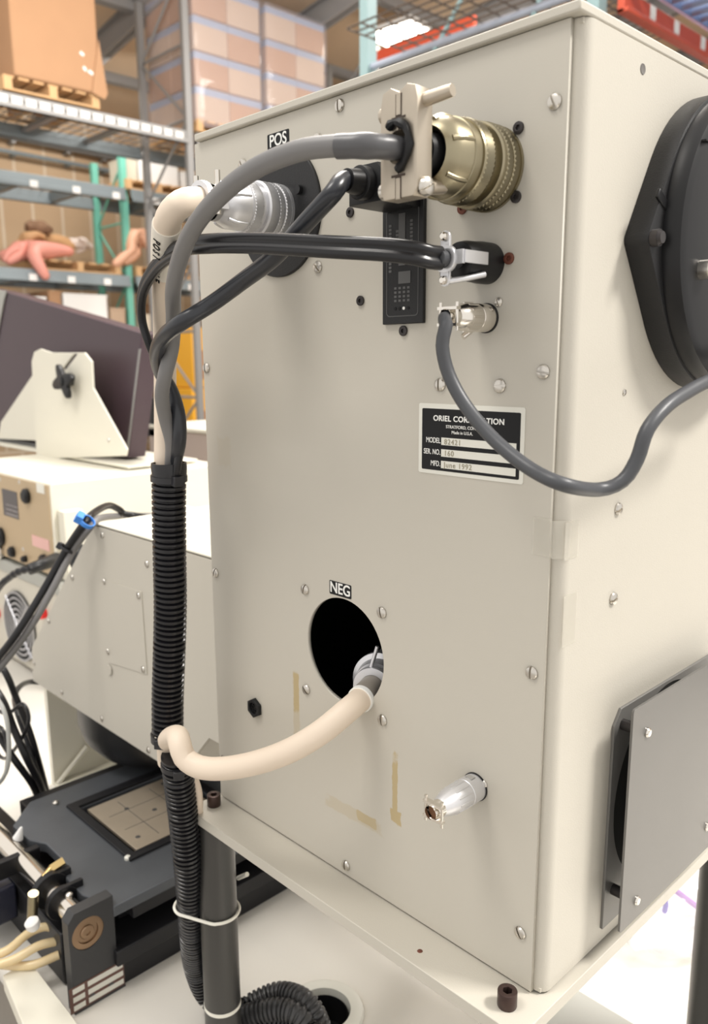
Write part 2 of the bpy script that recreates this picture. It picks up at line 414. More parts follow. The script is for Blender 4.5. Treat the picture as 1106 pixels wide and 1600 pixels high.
# hexagonal black jack
p = P(400, 1105, 'y', 0); b = B()
b.plate([(.0095*math.sin(PI/3*k), .0095*math.cos(PI/3*k)) for k in range(6)], [circle(0, 0, .0055, 24)], (p.x, 0, p.z), (1, 0, 0), (0, 0, 1), .004, .0006)
b.lathe([(0, .0055), (.0015, .0055)], (p.x, 0, p.z), (0, -1, 0), 24)
for a in range(6):
    b.cyl((p.x+.003*math.cos(a*PI/3), 0, p.z+.003*math.sin(a*PI/3)), (p.x+.003*math.cos(a*PI/3), -.003, p.z+.003*math.sin(a*PI/3)), .0007, seg=8)
b.obj('hexagonal_jack', black_pl, cab)
# POS blanking disc with slot hole above
b = B(); b.lathe([(0, .049), (.002, .049), (.0026, .0484)], (HP[0], 0, HP[1]), (0, -1, 0), 72); b.obj('round_cover_plate', black_sat, cab)
b = B(); b.lathe([(0, .0455), (.0006, .0455)], (HP[0]+.0005, 0, HP[1]+.0045), (0, -1, 0), 64); b.obj('hole_rim', blk_label, cab)
b = B(); p = P(497, 293, 'y', 0)
b.cyl((.142, -.0026, .562), (.142, -.006, .562), .0035, seg=16).obj('locating_pin', black_pl, cab)
# label tags
def sticker(body, x0, x1, z0, z1, size):
    b = B(); b.plate(rrect(x0, z0, x1, z1, .001), [], (0, 0, 0), (1, 0, 0), (0, 0, 1), .0003); st = b.obj('sticker', blk_label, cab, smooth=0)
    text(body, ((x0+x1)/2, -.0004, (z0+z1)/2), size, white_ink, st, bold=.0002, align='CENTER', sx=.95); st['label'] = 'small black sticker reading '+body
sticker('POS', .1012, .1276, .597, .6088, .0125)
p0, p1 = P(515, 913, 'y', 0), P(549, 936, 'y', 0)
sticker('NEG', p0.x, p1.x, .2478, .2592, .0125)
# nameplate
x0, x1, z0, z1 = .2620, .3492, .3566, .4050; NWd, NHt = x1-x0, z1-z0
nu = lambda u: x0+NWd*u
nv = lambda v: z1-NHt*v
b = B(); b.plate(rrect(x0, z0, x1, z1, .0015), [], (0, 0, 0), (1, 0, 0), (0, 0, 1), .0005); npl = b.obj('nameplate', lab_white, cab, smooth=0)
b = B(); b.plate(rrect(nu(.035), nv(.945), nu(.965), nv(.07), .001), [], (0, -.0005, 0), (1, 0, 0), (0, 0, 1), .0001); b.obj('black_field', blk_label, npl, smooth=0)
for v0, v1 in ((.47, .575), (.635, .74), (.80, .905)):
    b = B(); b.plate([(nu(.235), nv(v1)), (nu(.935), nv(v1)), (nu(.935), nv(v0)), (nu(.235), nv(v0))], [], (0, -.0006, 0), (1, 0, 0), (0, 0, 1), .0001); b.obj('blank_line', lab_white, npl, smooth=0)
yt = -.0008
text('ORIEL CORPORATION', (nu(.49), yt, nv(.205)), .0052, white_ink, npl, bold=.00012, align='CENTER', sx=1.05, space=1.08)
text('STRATFORD, CONN. 06497', (nu(.49), yt, nv(.315)), .0030, white_ink, npl, bold=.00001, align='CENTER')
text('Made in U.S.A.', (nu(.44), yt, nv(.39)), .0030, white_ink, npl, bold=.00001, align='CENTER')
for s_, v in (('MODEL', .52), ('SER. NO.', .685), ('MFD.', .85)):
    text(s_, (nu(.228), yt, nv(v)), .0052, white_ink, npl, bold=.00003, align='RIGHT', sx=.74)
for s_, v in (('82421', .53), ('160', .69), ('June 1992', .855)):
    text(s_, (nu(.265), yt, nv(v)), .0052, typed, npl, sx=1, space=1.15)
# mains inlet module with engraved outline
ix0, ix1, iz0, iz1 = .2290, .2667, .4590, .5660
b = B(); b.box(ix0, ix1, -.003, 0, iz0, iz1); inl = b.obj('mains_inlet', black_sat, cab, bevel=.0006)
b = B(); b.plate(rrect(ix0+.004, iz0+.005, ix1-.004, iz1-.030, .003), [rrect(ix0+.0047, iz0+.0057, ix1-.0047, iz1-.0307, .0025)], (0, -.003, 0), (1, 0, 0), (0, 0, 1), .0002)
b.obj('outline', dgrey, inl, smooth=0)
grey_ink = mat('moulded grey marking', (.10, .10, .10), .5)
b = B()
for cx, h0, h1 in ((.2365, .494, .524), (.243, .500, .520), (.256, .498, .526)):
    z = h0
    while z < h1:
        b.box(cx-.0012, cx+.0012, -.0032, -.003, z, z+.0016); z += .0025
b.obj('marking', grey_ink, inl, smooth=0)
b = B(); b.box(.2445, .2505, -.0034, -.003, .498, .532); b.box(.2445, .2555, -.0034, -.003, .486, .494); b.obj('fuse_flap', grey_ink, inl)
b = B()
for k in range(4):
    for j in range(4): b.box(.2415+.004*k-.001, .2415+.004*k+.0012, -.0032, -.003, .474+.0028*j, .4755+.0028*j)
b.obj('marking', grey_ink, inl, smooth=0)
for k in range(4):
    b = B(); b.lathe([(0, .0011), (.0004, .0011)], (.2415+.004*k, -.003, .4695), (0, -1, 0), 12); o = b.obj('selector_dot', white_ink if k == 2 else blk_label, inl)
    if k == 2: o['label'] = 'white selector dot'

# ---- right side: round black cover with lugs
yc, zc = .172, .5105
def lug(R, L, Rl, ang=0):
    pts = [(yc+R*math.cos(2*PI*k/72), zc+R*math.sin(2*PI*k/72)) for k in range(72)]
    for sx in (-1, 1):
        pts += [(yc+sx*L+Rl*math.cos(2*PI*k/16), zc-.004+Rl*math.sin(2*PI*k/16)) for k in range(16)]
    return hull(pts)
b = B(); b.plate(lug(.0985, .109, .006), [], (.378, 0, 0), (0, 1, 0), (0, 0, 1), .016, .0008)
fan = b.obj('round_side_cover', black_sat, cab)
b = B(); b.lathe([(0, .0965), (.006, .0965), (.0105, .094), (.0125, .089), (.0132, .04), (.0132, 0)], (.394, yc, zc), (1, 0, 0), 96)
dome = b.obj('cover_cap', black_pl, cab)
zs = .5655
b = B(); b.box(.394, .4078, yc-.075, yc+.075, zs, zs+.0009); b.obj('seam', blk_label, dome)
for sy in (-1, 1):
    b = B(); b.cyl((.394, yc+sy*.109, zc-.004), (.3985, yc+sy*.109, zc-.004), .0052); b.cyl((.3985, yc+sy*.109, zc-.004), (.4005, yc+sy*.109, zc-.004), .0046, .0036)
    b.obj('screw', dark_scr, fan)
    b = B(); b.box(-.0011, .0011, -.009, .009, 0, .006, Matrix.Translation((.394, yc+sy*.100, zc+.016)) @ Matrix.Rotation(sy*math.radians(28), 4, 'X')); b.obj('rib', black_pl, fan, .0006)
p = P(1101, 421, 'x', .409)
b = B(); b.cyl((.406, p.y, p.z), (.413, p.y, p.z), .0062); b.lathe([(0, .0058), (.002, .005), (.0024, 0)], (.413, p.y, p.z), (1, 0, 0)); s2 = b.obj('screw', steel, dome)
b = B(); b.box(.4148, .4158, p.y-.003, p.y+.003, p.z-.0006, p.z+.0006); b.box(.4148, .4158, p.y-.0006, p.y+.0006, p.z-.003, p.z+.003); b.obj('cross_slot', blk_label, s2)
# ---- right side: standoff vent cover
b = B(); b.plate([(.079, .012), (.079, .176), (.088, .187), (.27, .187), (.27, .012)], [circle(.165, .105, .079, 64)], (.378, 0, 0), (0, 1, 0), (0, 0, 1), .0022)
vent = b.obj('vent_base_plate', back_m, cab, bevel=.0006)
b = B(); b.lathe([(0, .079), (.001, .079)], (.378, .165, .105), (1, 0, 0), 64); b.obj('vent_opening', mat('vent dark', (.01, .01, .01), .8), cab)
sx_ = .3970
vc = lambda x, y: (P(x, y, 'x', sx_).y, P(x, y, 'x', sx_).z)
va, vb, vs1, vs2, vs3 = vc(990, 1107), vc(963, 1459), vc(1007, 1143), vc(990, 1405), vc(1100, 1290)
for y_, z_ in ((.0625, .1882), (.0635, .0613), (.1795, .0677), (.1795, .1882)):
    pass
cov = B(); cov.plate(rrect((va[0]+vb[0])/2-.001, vb[1], vs3[0]+.022, va[1], .003), [], (sx_, 0, 0), (0, 1, 0), (0, 0, 1), .0018)
cov = cov.obj('vent_cover_sheet', sheet_m, cab, bevel=.0004)
for y_, z_ in (vs1, vs2, vs3):
    b = B(); b.cyl((.380, y_+.02, z_-.004), (sx_, y_, z_), .0042, seg=20) if False else b.cyl((.379, y_, z_), (sx_, y_, z_), .0042, seg=20)
    b.obj('standoff', dark_scr, cab)
    b = B(); b.lathe([(0, .0036), (.001, .0036), (.0022, .0026), (.0026, 0)], (sx_+.0018, y_, z_), (1, 0, 0), 20); b.obj('screw', shiny, cov)

# ---- clear tape scraps across the right front corner
b = B(); p = P(880, 850, 'x', .378)
b.box(.3782, .3784, .004, .020, p.z-.011, p.z+.013); b.box(.358, .3715, -.0006, -.0004, p.z-.009, p.z+.015)
b.sweep([(.3715, -.0005, p.z+.002), (.3765, .0045, p.z+.002), (.3783, .010, p.z+.002)], .0001, sec=[(120, 2), (-120, 2), (-120, -2), (120, -2)], step=.001)
b.obj('tape_scrap', tape_m, smooth=0, tag=('scrap of clear tape wrapped over the right front corner of the beige cabinet', 'tape'))
b = B(); p = P(880, 972, 'x', .378); b.box(.3782, .3784, .006, .022, p.z-.017, p.z+.017)
b.obj('tape_scrap', tape_m, smooth=0, tag=('lower faint rectangle of clear tape on the cabinet side near its front edge', 'tape'))

# ================================================================== STAND
st = thing('support_stand', (.185, .17, TZ), 'grey painted base plate on round posts lifting the beige cabinet above the table', 'stand')
b = B(); b.plate([(.008, -.037), (.378, -.037), (.388, -.020), (.388, D+.02), (-.018, D+.02), (-.018, -.010)] if False else [(-.006, -.037), (.386, -.037), (.386, D+.03), (-.006, D+.03)], [], (0, 0, -.0123), (1, 0, 0), (0, 1, 0), .0105)
b.obj('base_plate', paint, st, bevel=.0006)
b = B(); b.box(.010, .368, .008, D-.02, -.0018, 0)  # black inset spacer, its colour makes the shade line under the cabinet
for f in ((.0086, -.0145), (.3660, -.0205), (.3680, .350), (.012, .350)):
    b1 = B(); b1.cyl((f[0], f[1], TZ), (f[0], f[1], -.0123), .0190 if f[1] < .3 else .0215, seg=48); b1.obj('post', post_m, st, bevel=.0008)
b.obj('shade_spacer', black_pl, st)
for x_, y_, r_ in ((.0086, -.0145, .0068), (.3640, -.0200, .0068)):
    b1 = B(); b1.plate(circle(0, 0, r_, 40), [circle(0, 0, r_*.5, 6)], (x_, y_, -.0018), (1, 0, 0), (0, 1, 0), .0120, .0006); b1.lathe([(0, r_*.9), (.004, r_*.9)], (x_, y_, -.0018), (0, 0, 1), 24)
    b1.obj('socket_head_screw', mat('browned bolt', (.07, .045, .04), .35, .7), st)
b = B(); p = P(656, 1486, 'z', -.0018); b.lathe([(0, .0022), (.0003, .0018)], p, (0, 0, 1), 12); b.obj('rust_spot', rust_scr, st)
b = B(); p = P(347, 1568, 'y', -.0145)
b.lathe([(0, .0194), (.004, .0194)], (.0086, -.0145, p.z), (0, 0, 1), 40); b.obj('post_collar', white_tie, st)

# ================================================================== CABLES AND CONNECTORS
def pts(l):
    o = []
    for q in l:
        if len(q) == 3: o.append(P(q[0], q[1], 'y', q[2]))
        else: o.append(P(q[0], q[1], q[2], q[3]))
    return o
nY = (0, -1, 0)
# --- big olive circular connector with grey cable
mx_, mz_ = .317, .549
t = thing('grey_cable', (mx_, -.05, mz_), 'thick grey cable arching from the large olive metal connector at the top of the cabinet', 'cable')
O = (mx_, 0, mz_)
b = B(); b.lathe([(0, .0250), (.0022, .0250), (.0022, .0240), (.0030, .0240)], O, nY, 64)
b.knurl(.003, .0085, .0245, O, nY, 58, 4, .0006); b.lathe([(.0085, .0236), (.0098, .0236)], O, nY, 64); b.knurl(.0098, .015, .0245, O, nY, 58, 4, .0006)
b.lathe([(.015, .0238), (.0165, .0246), (.0185, .0246), (.0195, .0236)], O, nY, 64)
b.obj('coupling_ring', olive, t, smooth=25)
b = B(); b.lathe([(.0190, .0205), (.0255, .0205)], O, nY, 48)
b.lathe([(.0245, .0228), (.0262, .0236)], O, nY, 64); b.knurl(.0262, .0345, .0236, O, nY, 58, 6, .0005)
b.lathe([(.0345, .0236), (.0358, .0232), (.0358, .0225)], O, nY, 64)
b.obj('knurled_collar', olive, t, smooth=25)
b = B(); b.lathe([(.035, .0222), (.0415, .0222), (.0418, .0229), (.0432, .0229), (.0435, .0222), (.0520, .0216), (.0560, .0200), (.0590, .0170), (.0605, .0150), (.0580, .0128), (.050, .0120)], O, nY, 64, cap=False)
for k in range(6):
    a = math.radians(60*k+18); r = .0213
    b.sweep([(mx_+r*math.cos(a), -.0435, mz_+r*math.sin(a)), (mx_+r*math.cos(a), -.0520, mz_+r*math.sin(a)), (mx_+r*.86*math.cos(a), -.0580, mz_+r*.86*math.sin(a))], .0017, 8)
b.obj('backshell', olive, t)
b = B(); b.lathe([(.049, .0122), (.066, .0110)], O, nY, 32); b.obj('grommet_bore', black_pl, t)
clampm = mat('bare cast clamp', (.50, .44, .36), .38, .8, noise=.1, nscale=80)
b = B()
half = lambda s: [(s*.0004, -.0265), (s*.011, -.0265), (s*.0135, -.022), (s*.0135, .022), (s*.012, .029), (s*.006, .031), (s*.0004, .028)]
for s in (1, -1):
    hp = half(s); hole = [(s*.0004, .0085)]+[(s*.0088*math.cos(math.radians(a)), .0088*math.sin(math.radians(a))) for a in range(75, -76, -15)]+[(s*.0004, -.0085)]
    b = B(); b.plate(hp[:1]+hp[1:]+hole, [], (mx_, -.0705, mz_), (1, 0, 0), (0, 0, 1), .0125, .0006)
    h_ = b.obj('clamp_half', clampm, t)
for s in (1, -1):
    b = B(); b.box(mx_-.0050, mx_+.0050, -.0833, -.0829, mz_+s*.0148-.0006, mz_+s*.0148+.0006); b.box(mx_-.0022, mx_+.0022, -.0832, -.0829, mz_+s*.0148, mz_+s*.0270); b.obj('key_groove', mat('groove brown', (.06, .04, .03), .7), t)
    b = B(); b.box(mx_-.0016, mx_+.0016, -.0836, -.0829, mz_+s*.0160, mz_+s*.0272); b.obj('key_bar', clampm, t, bevel=.0004)
for s in (1, -1):
    b = B(); b.box(mx_+s*.0125-.0022, mx_+s*.0125+.0022, -.0705, -.052, mz_-.006, mz_+.006) if False else b.cyl((mx_+s*.006, -.0520, mz_-.0175), (mx_+s*.006, -.0708, mz_-.0205), .0040, seg=12); b.obj('clamp_arm', clampm, t)
# screws across the clamp
b = B(); b.cyl((mx_+.0125, -.076, mz_+.0225), (mx_+.0300, -.074, mz_+.0240), .0037, .0032, seg=20); b.obj('clamp_screw', clampm, t)
b = B(); b.cyl((mx_-.017, -.077, mz_+.0195), (mx_-.011, -.077, mz_+.0195), .0045, seg=16); b.obj('clamp_screw', clampm, t)
b = B(); b.screw(.0052, .0045, .001); bs = b.obj('clamp_screw', steel, t, smooth=30)
bs.data.transform(Matrix.Translation(t.location)); bs.location = V((mx_+.0135, -.0765, mz_-.0215))-t.location; bs.rotation_euler = Rs(30)
b = B(); b.cyl((mx_-.017, -.077, mz_-.0205), (mx_-.011, -.077, mz_-.0205), .0045, seg=16); b.obj('clamp_screw', steel, t)
end = (mx_-.001, -.083, mz_-.0005)
gA = [V((mx_, -.066, mz_)), V(end)]+pts([(575, 228, -.100), (527, 229, -.108)])
b = B(); b.sweep(gA, .0068, 20, rf=lambda L: .0066+.0004*math.sin(L*300)*math.sin(L*130)); b.obj('heat_shrink', shrink, t)
b = B(); b.sweep([V((mx_-.006, -.0845, mz_+.0105)), V((mx_-.001, -.0850, mz_+.0125)), V((mx_+.0065, -.0845, mz_+.009)), V((mx_+.0085, -.0840, mz_)), V((mx_+.005, -.0840, mz_-.0085)), V((mx_, -.0840, mz_-.012))], .0028, 8, rf=lambda L: .0024+.0008*math.sin(L*900)); b.obj('torn_boot', black_pl, t)
LY = -.050
greyp = pts([(535, 228, -.107), (510, 229, -.110), (465, 236, -.115), (405, 260, -.120), (352, 298, -.120), (310, 345, -.115), (284, 395, -.108), (271, 450, -.098), (271, 500, -.080), (268, 545, -.074), (258, 585, -.078), (253, 620, -.074), (259, 655, -.064), (268, 690, -.056), (268, 722, LY), (266, 770, LY)])
b = B(); b.sweep(greyp, .0059, 20); b.obj('jacket', lgrey_cab, t)
# --- mains plug with black cord
ix, iz = .248, .546
t = thing('mains_cord', (ix, -.03, iz), 'black mains cord running diagonally from its moulded plug under the large olive connector', 'cord')
b = B(); b.plate([(ix-.0155, iz-.012), (ix+.0155, iz-.012), (ix+.0155, iz+.006), (ix+.010, iz+.012), (ix-.010, iz+.012), (ix-.0155, iz+.006)], [], (0, -.003, 0), (1, 0, 0), (0, 0, 1), .036, .001)
b.obj('plug_body', black_pl, t)
b = B(); b.lathe([(.038, .0105), (.045, .0105), (.0455, .0098)], (ix, 0, iz), nY, 32); b.lathe([(.044, .0085), (.056, .0070)], (ix, 0, iz), nY, 24); b.obj('strain_relief', black_pl, t)
cordp = [V((ix, -.045, iz)), V((ix-.001, -.058, iz-.0005))]+pts([(520, 302, -.070), (485, 340, -.072), (430, 400, -.072), (378, 440, -.070), (330, 475, -.080), (285, 503, -.096), (257, 525, -.094), (245, 552, -.082), (251, 582, -.062), (268, 612, -.056), (279, 650, -.055), (280, 690, -.054), (274, 722, LY+.002), (272, 742, LY)])
b = B(); b.sweep(cordp, .0060, 20); b.obj('jacket', mat('dark blue grey pvc', (.022, .024, .030), .3), t)
# --- round black plug with metal clamp and twin cord
px_, pz_ = .3175, .4935
t = thing('twin_cord', (px_, -.02, pz_), 'flat black twin cord looping left from the round black plug with a shiny metal clamp', 'cord')
O = (px_, 0, pz_)
b = B(); b.lathe([(0, .0126), (.010, .0126), (.013, .0122), (.024, .0118), (.029, .0108), (.030, .009)], O, nY, 48); b.obj('plug_body', black_pl, t)
p = P(776, 406, 'y', -.003)
b = B(); b.lathe([(0, .0009), (.0004, .0008)], (px_+.0116, -.005, pz_+.002), (1, -.2, .2), 10); b.obj('index_dot', white_ink, t)
b = B()
b.box(px_+.001, px_+.0125, -.0415, -.0395, pz_-.0035, pz_+.0045)
b.box(px_+.0118, px_+.0135, -.0400, -.018, pz_-.0030, pz_+.0042)
b.plate(hull(circle(0, -.0125, .0035, 16)+circle(0, .0125, .0035, 16)), [circle(0, 0, .0052, 20)], (px_-.0005, -.0400, pz_), (1, 0, 0), (0, 0, 1), .002, .0003)
b.plate(circle(0, 0, .0082, 24), [circle(0, 0, .0052, 20)], (px_-.0005, -.0395, pz_), (1, 0, 0), (0, 0, 1), .003, .0003)
b.sweep([(px_+.001, -.041, pz_-.013), (px_+.007, -.030, pz_-.011), (px_+.012, -.019, pz_-.0085)], .0018, 10)
b.obj('cord_clamp', silver_p, t)
for s in (1, -1):
    b = B(); b.lathe([(.040, .0026), (.044, .0026), (.045, .0016)], (px_-.0005, 0, pz_+s*.0125), nY, 16); b.obj('clamp_screw', shiny, t)
b = B(); b.lathe([(.028, .0052), (.048, .0050), (.0485, .004)], (px_-.0005, 0, pz_), nY, 24); b.obj('strain_boot', grey_cab, t)
tp = [V((px_-.0005, -.046, pz_)), V((px_-.001, -.055, pz_))]+pts([(650, 396, -.063), (600, 390, -.072), (520, 386, -.082), (400, 380, -.090), (325, 381, -.095), (285, 387, -.092), (248, 412, -.085), (224, 452, -.078), (221, 495, -.073), (232, 535, -.068), (247, 568, -.060), (262, 595, -.055), (275, 640, -.050), (282, 680, -.048), (278, 722, LY), (275, 742, LY)])
sec = []
for cx, a0 in ((1.0, -150), (-1.0, 30)):
    for k in range(11):
        a = math.radians(a0+300*k/10); sec.append((cx+math.cos(a), math.sin(a)))
b = B(); b.sweep(tp, .0035, sec=sec); b.obj('jacket', black_cab, t, smooth=50)
# --- POS: cream tubing with silver connector
O = (HP[0], 0, HP[1])
t = thing('cream_tube', (HP[0], -.05, HP[1]), 'cream high voltage tube bending down from the silver connector beside the POS sticker', 'tube')
b = B(); b.lathe([(.002, .0208), (.005, .0208)], O, nY, 64); b.knurl(.005, .0105, .0205, O, nY, 50, 4, .0005); b.lathe([(.0105, .0198), (.0118, .0198)], O, nY, 48); b.knurl(.0118, .0165, .0203, O, nY, 50, 4, .0005)
b.lathe([(.0165, .0205), (.0185, .0208), (.0250, .0208), (.0262, .0195)], O, nY, 64); b.obj('coupling_ring', silver_p, t, smooth=25)
b = B(); b.lathe([(.026, .0172), (.0305, .0172)], O, nY, 48); b.knurl(.0305, .0385, .0186, O, nY, 50, 6, .0005); b.lathe([(.0385, .0182), (.0395, .0182)], O, nY, 48); b.obj('knurled_collar', silver_p, t, smooth=25)
b = B(); b.lathe([(.0395, .0176), (.050, .0172), (.056, .0150), (.060, .0125), (.062, .0105)], O, nY, 48)
for k in range(5):
    a = math.radians(72*k+20); r = .0170
    b.sweep([(O[0]+r*math.cos(a), -.041, O[2]+r*math.sin(a)), (O[0]+r*math.cos(a), -.050, O[2]+r*math.sin(a)), (O[0]+r*.85*math.cos(a), -.057, O[2]+r*.85*math.sin(a))], .0016, 8)
b.obj('backshell', silver_p, t)
b = B()
for s in (1, -1):
    b.box(O[0]-.0165, O[0]+.0165, -.075, -.062, O[2]+s*.0035-.0028, O[2]+s*.0035+.0028)
    b.lathe([(.062, .0128), (.0665, .0128)], O, nY, 32)
b.lathe([(.072, .0142), (.0745, .0145), (.077, .0140), (.077, .0102), (.070, .0102), (.072, .0142)], O, nY, 40, cap=False)
b.obj('cable_clamp', silver_p, t)
for s in (1, -1):
    b = B(); b.cyl((O[0]+s*.0135, -.069, O[2]-.010), (O[0]+s*.0135, -.069, O[2]+.020), .0019, seg=14); b.cyl((O[0]+s*.0135, -.069, O[2]+.0063), (O[0]+s*.0135, -.069, O[2]+.0085), .0036, seg=6); b.obj('clamp_bolt', shiny, t)
cp = [V((O[0], -.060, O[2])), V((O[0], -.076, O[2]))]+pts([(284, 318, -.092), (264, 340, -.096), (259, 372, -.088), (257, 420, -.068), (257, 500, -.050), (258, 600, -.042), (258, 680, -.044), (258, 722, LY+.004), (259, 780, LY+.004)])
b = B(); b.sweep(cp, .0098, 28); tube = b.obj('tubing', cream_tube, t)
full = spline(cp); i0 = min(range(len(full)), key=lambda i: (full[i]-P(262, 335, 'y', -.096)).length)
d_ = 0; i1 = i0
while d_ < .072: d_ += (full[i1+1]-full[i1]).length; i1 += 1
i0b = i0+2
b = B(); b.sweep(full[i0b:i1], .0108, 28, raw=True); slv = b.obj('marker_sleeve', sleeve_m, t)
# lettering running down the sleeve
for k, ch in enumerate('POSITIVE'):
    ii = min(len(full)-2, i0b+2+int(k*1.9)); c = full[ii]; T = (full[ii+1]-full[ii-1]).normalized()
    view = (CAM-c); view = (view-T*view.dot(T)).normalized(); side = T.cross(view).normalized()
    n = (view*.80-side*(-.60)).normalized(); n = (n-T*n.dot(T)).normalized()
    up = T.cross(n) if False else n.cross(T)
    text(ch, c+n*.01095-up*0, .0085, blk_label, slv, U=T, Vv=n.cross(T), align='CENTER', bold=.0003, sx=.85)
# --- NEG: cream tube out of the lower hole
t = thing('cream_tube', (.2, -.03, .16), 'cream tube curving left out of the round NEG hole to the corrugated conduit', 'tube')
np_ = pts([(612, 1046, .062), (598, 1059, .040), (583, 1073, .018), (566, 1090, -.002), (543, 1110, -.022), (500, 1145, -.042), (450, 1174, -.056), (395, 1193, -.066), (345, 1201, -.075), (310, 1198, -.083), (288, 1183, -.088), (281, 1162, -.088), (276, 1150, -.078), (262, 1158, -.060), (262, 1190, -.052)])
b = B(); b.sweep(np_, .0097, 28); b.obj('tubing', cream_tube, t)
f2 = spline(np_)
b = B(); i = min(range(len(f2)), key=lambda k: (f2[k]-P(567, 1089, 'y', -.003)).length); b.sweep(f2[:i+1], .0106, 28, raw=True); b.obj('sheath', mat('grey brown sheath', (.30, .27, .23), .4), t)
b = B(); b.sweep(f2[i:i+2], .0109, 28, raw=True); b.obj('sheath_rim', white_ink, t)
ax_ = (f2[3]-f2[9]).normalized(); o_ = min(f2, key=lambda q: (q-P(586, 1069, 'y', .020)).length)
b = B(); b.lathe([(-.003, .0107), (-.003, .0165), (.001, .0170), (.003, .0150), (.003, .0107), (-.003, .0107)], o_, ax_, 36, cap=False); b.obj('clamp_ring', silver_p, t)
b = B(); b.cyl(o_+V((-.004, 0, .012)), o_+V((.001, .004, .034)), .0017, seg=12); b.obj('clamp_bolt', silver_p, t)
b = B(); b.lathe([(.006, .018), (.014, .020), (.016, .024), (.022, .024), (.024, .020), (.060, .020)], o_, ax_, 40); b.obj('connector_body', silver_p, t)
# second cream tube running down beside the lower conduit
t = B(); t.sweep(pts([(300, 1208, -.040), (309, 1235, -.036), (311, 1265, -.033), (309, 1300, -.030), (306, 1340, -.028)]), .0040, 14)
t.obj('cream_tube', cream_tube, tag=('thin strip of cream tube showing behind the lower corrugated conduit', 'tube'))
# --- small silver connector with thin grey cable to the right
def small_plug(t, O, cable=True):
    L = .028 if cable else .040; r = .0088 if cable else .0098
    b = B(); b.lathe([(0, r*1.06), (.0012, r*1.06)], O, nY, 40); b.obj('gasket_ring', black_pl, t)
    b = B(); b.lathe([(.0012, r), (.0125, r), (.0130, r*.96)], O, nY, 48); b.lathe([(.013, r*.985), (.013+.4*L, r*.96), (.013+.62*L, r*.72), (.013+.70*L, r*.55)], O, nY, 48)
    for k in range(12):
        a = PI*k/6; b.sweep([(O[0]+r*.97*math.cos(a), -.0145, O[2]+r*.97*math.sin(a)), (O[0]+r*.93*math.cos(a), -.013-.38*L, O[2]+r*.93*math.sin(a))], .0008, 6)
    b.obj('plug_shell', shiny if cable else silver_p, t)
    y = -.013-.66*L; b = B()
    b.lathe([(0, r*.62), (.010, r*.50)], (O[0], y, O[2]), nY, 24, cap=False)
    for s in (1, -1): b.box(O[0]-r*.85, O[0]+r*.85, y-.0085, y-.0045, O[2]+s*r*.55-.0009, O[2]+s*r*.55+.0009)
    b.obj('cord_grip', shiny, t)
    for s in (1, -1):
        b = B(); b.cyl((O[0]+s*r*.72, y-.0065, O[2]-r*.95), (O[0]+s*r*.72, y-.0065, O[2]+r*.95), .0011, seg=10); b.obj('grip_screw', shiny, t)
    return y
t = thing('grey_cable', (.3175, -.02, .46), 'thin grey cable sagging across the nameplate to the black cover on the right', 'cable')
y_ = small_plug(t, (.3175, 0, .4602))
b = B(); b.cyl((.3145, -.012, .4525), (.312, -.017, .4485), .002, seg=12); b.obj('lock_screw', shiny, t)
fp_ = [V((.3175, y_+.002, .4602)), V((.3172, y_-.010, .459))]+pts([(697, 507, -.048), (691, 540, -.050), (701, 585, -.048), (728, 635, -.046), (772, 687, -.046), (826, 731, -.048), (880, 757, -.050)])+pts([(935, 765, 'x', .412), (972, 752, 'x', .420), (995, 718, 'x', .425), (1011, 672, 'x', .428), (1040, 636, 'x', .430), (1075, 612, 'x', .430), (1115, 592, 'x', .430), (1200, 560, 'x', .428)])
b = B(); b.sweep(fp_, .0041, 18); b.obj('jacket', grey_cab, t)
# --- empty silver plug near the bottom
t = thing('cable_plug', (.318, -.02, .136), 'empty silver metal plug with open cord grip, low on the front panel', 'connector')
y_ = small_plug(t, (.318, 0, .136), False)
b = B(); b.lathe([(0, .0048), (.0005, .0046)], (.318, y_-.006, .136), nY, 20); b.obj('bore', mat('rusty bore', (.20, .09, .04), .7), t)
b = B(); z_ = .136; b.box(.3150, .3210, -.0088, -.0042, z_+.0096, z_+.0100); b.obj('key_mark', mat('key grey', (.35, .34, .32), .5), t, bevel=.0002)

# ---------------- corrugated conduit
def ribbed(path, R, pitch=.0052):
    n = spline(path, pitch/8); out = B()
    def rf(L):
        f = (L/pitch) % 1
        return R if f < .55 else R*.80 if .66 < f < .90 else R*.90
    out.sweep(n, R, 28, rf=rf, raw=True); return out
t = thing('corrugated_conduit', (.01, -.05, .2), 'upper black corrugated conduit hanging at the left edge of the cabinet', 'conduit')
up_path = pts([(264, 730, LY), (264, 790, LY), (265, 870, LY), (266, 950, LY), (264, 1030, LY-.001), (262, 1090, LY-.002), (262, 1145, LY-.003)])
b = ribbed(up_path, .0152); b.obj('ribbed_sleeve', loom_m, t, smooth=60)
b = B(); c = up_path[0]; b.lathe([(.010, .0150), (0, .0158), (-.004, .0156), (-.004, .0140), (.012, .0138)], c, (0, 0, -1), 40, cap=False); b.obj('sleeve_mouth', loom_m, t)
lo = thing('corrugated_conduit', (.02, -.02, -.1), 'lower black corrugated conduit running down beside the left post onto the table', 'conduit')
g0 = V((gp.x, gp.y, TZ))
lo_path = pts([(276, 1180, -.058), (279, 1215, -.054), (287, 1280, -.046), (294, 1350, -.040), (299, 1410, -.032), (302, 1460, -.022), (308, 1510, -.004), (326, 1552, 'z', -.272), (360, 1577, 'z', -.280), (410, 1590, 'z', -.281), (455, 1600, 'z', -.281), (500, 1625, 'z', -.281)])
b = ribbed(lo_path, .0148); b.obj('ribbed_sleeve', loom_m, lo, smooth=60)
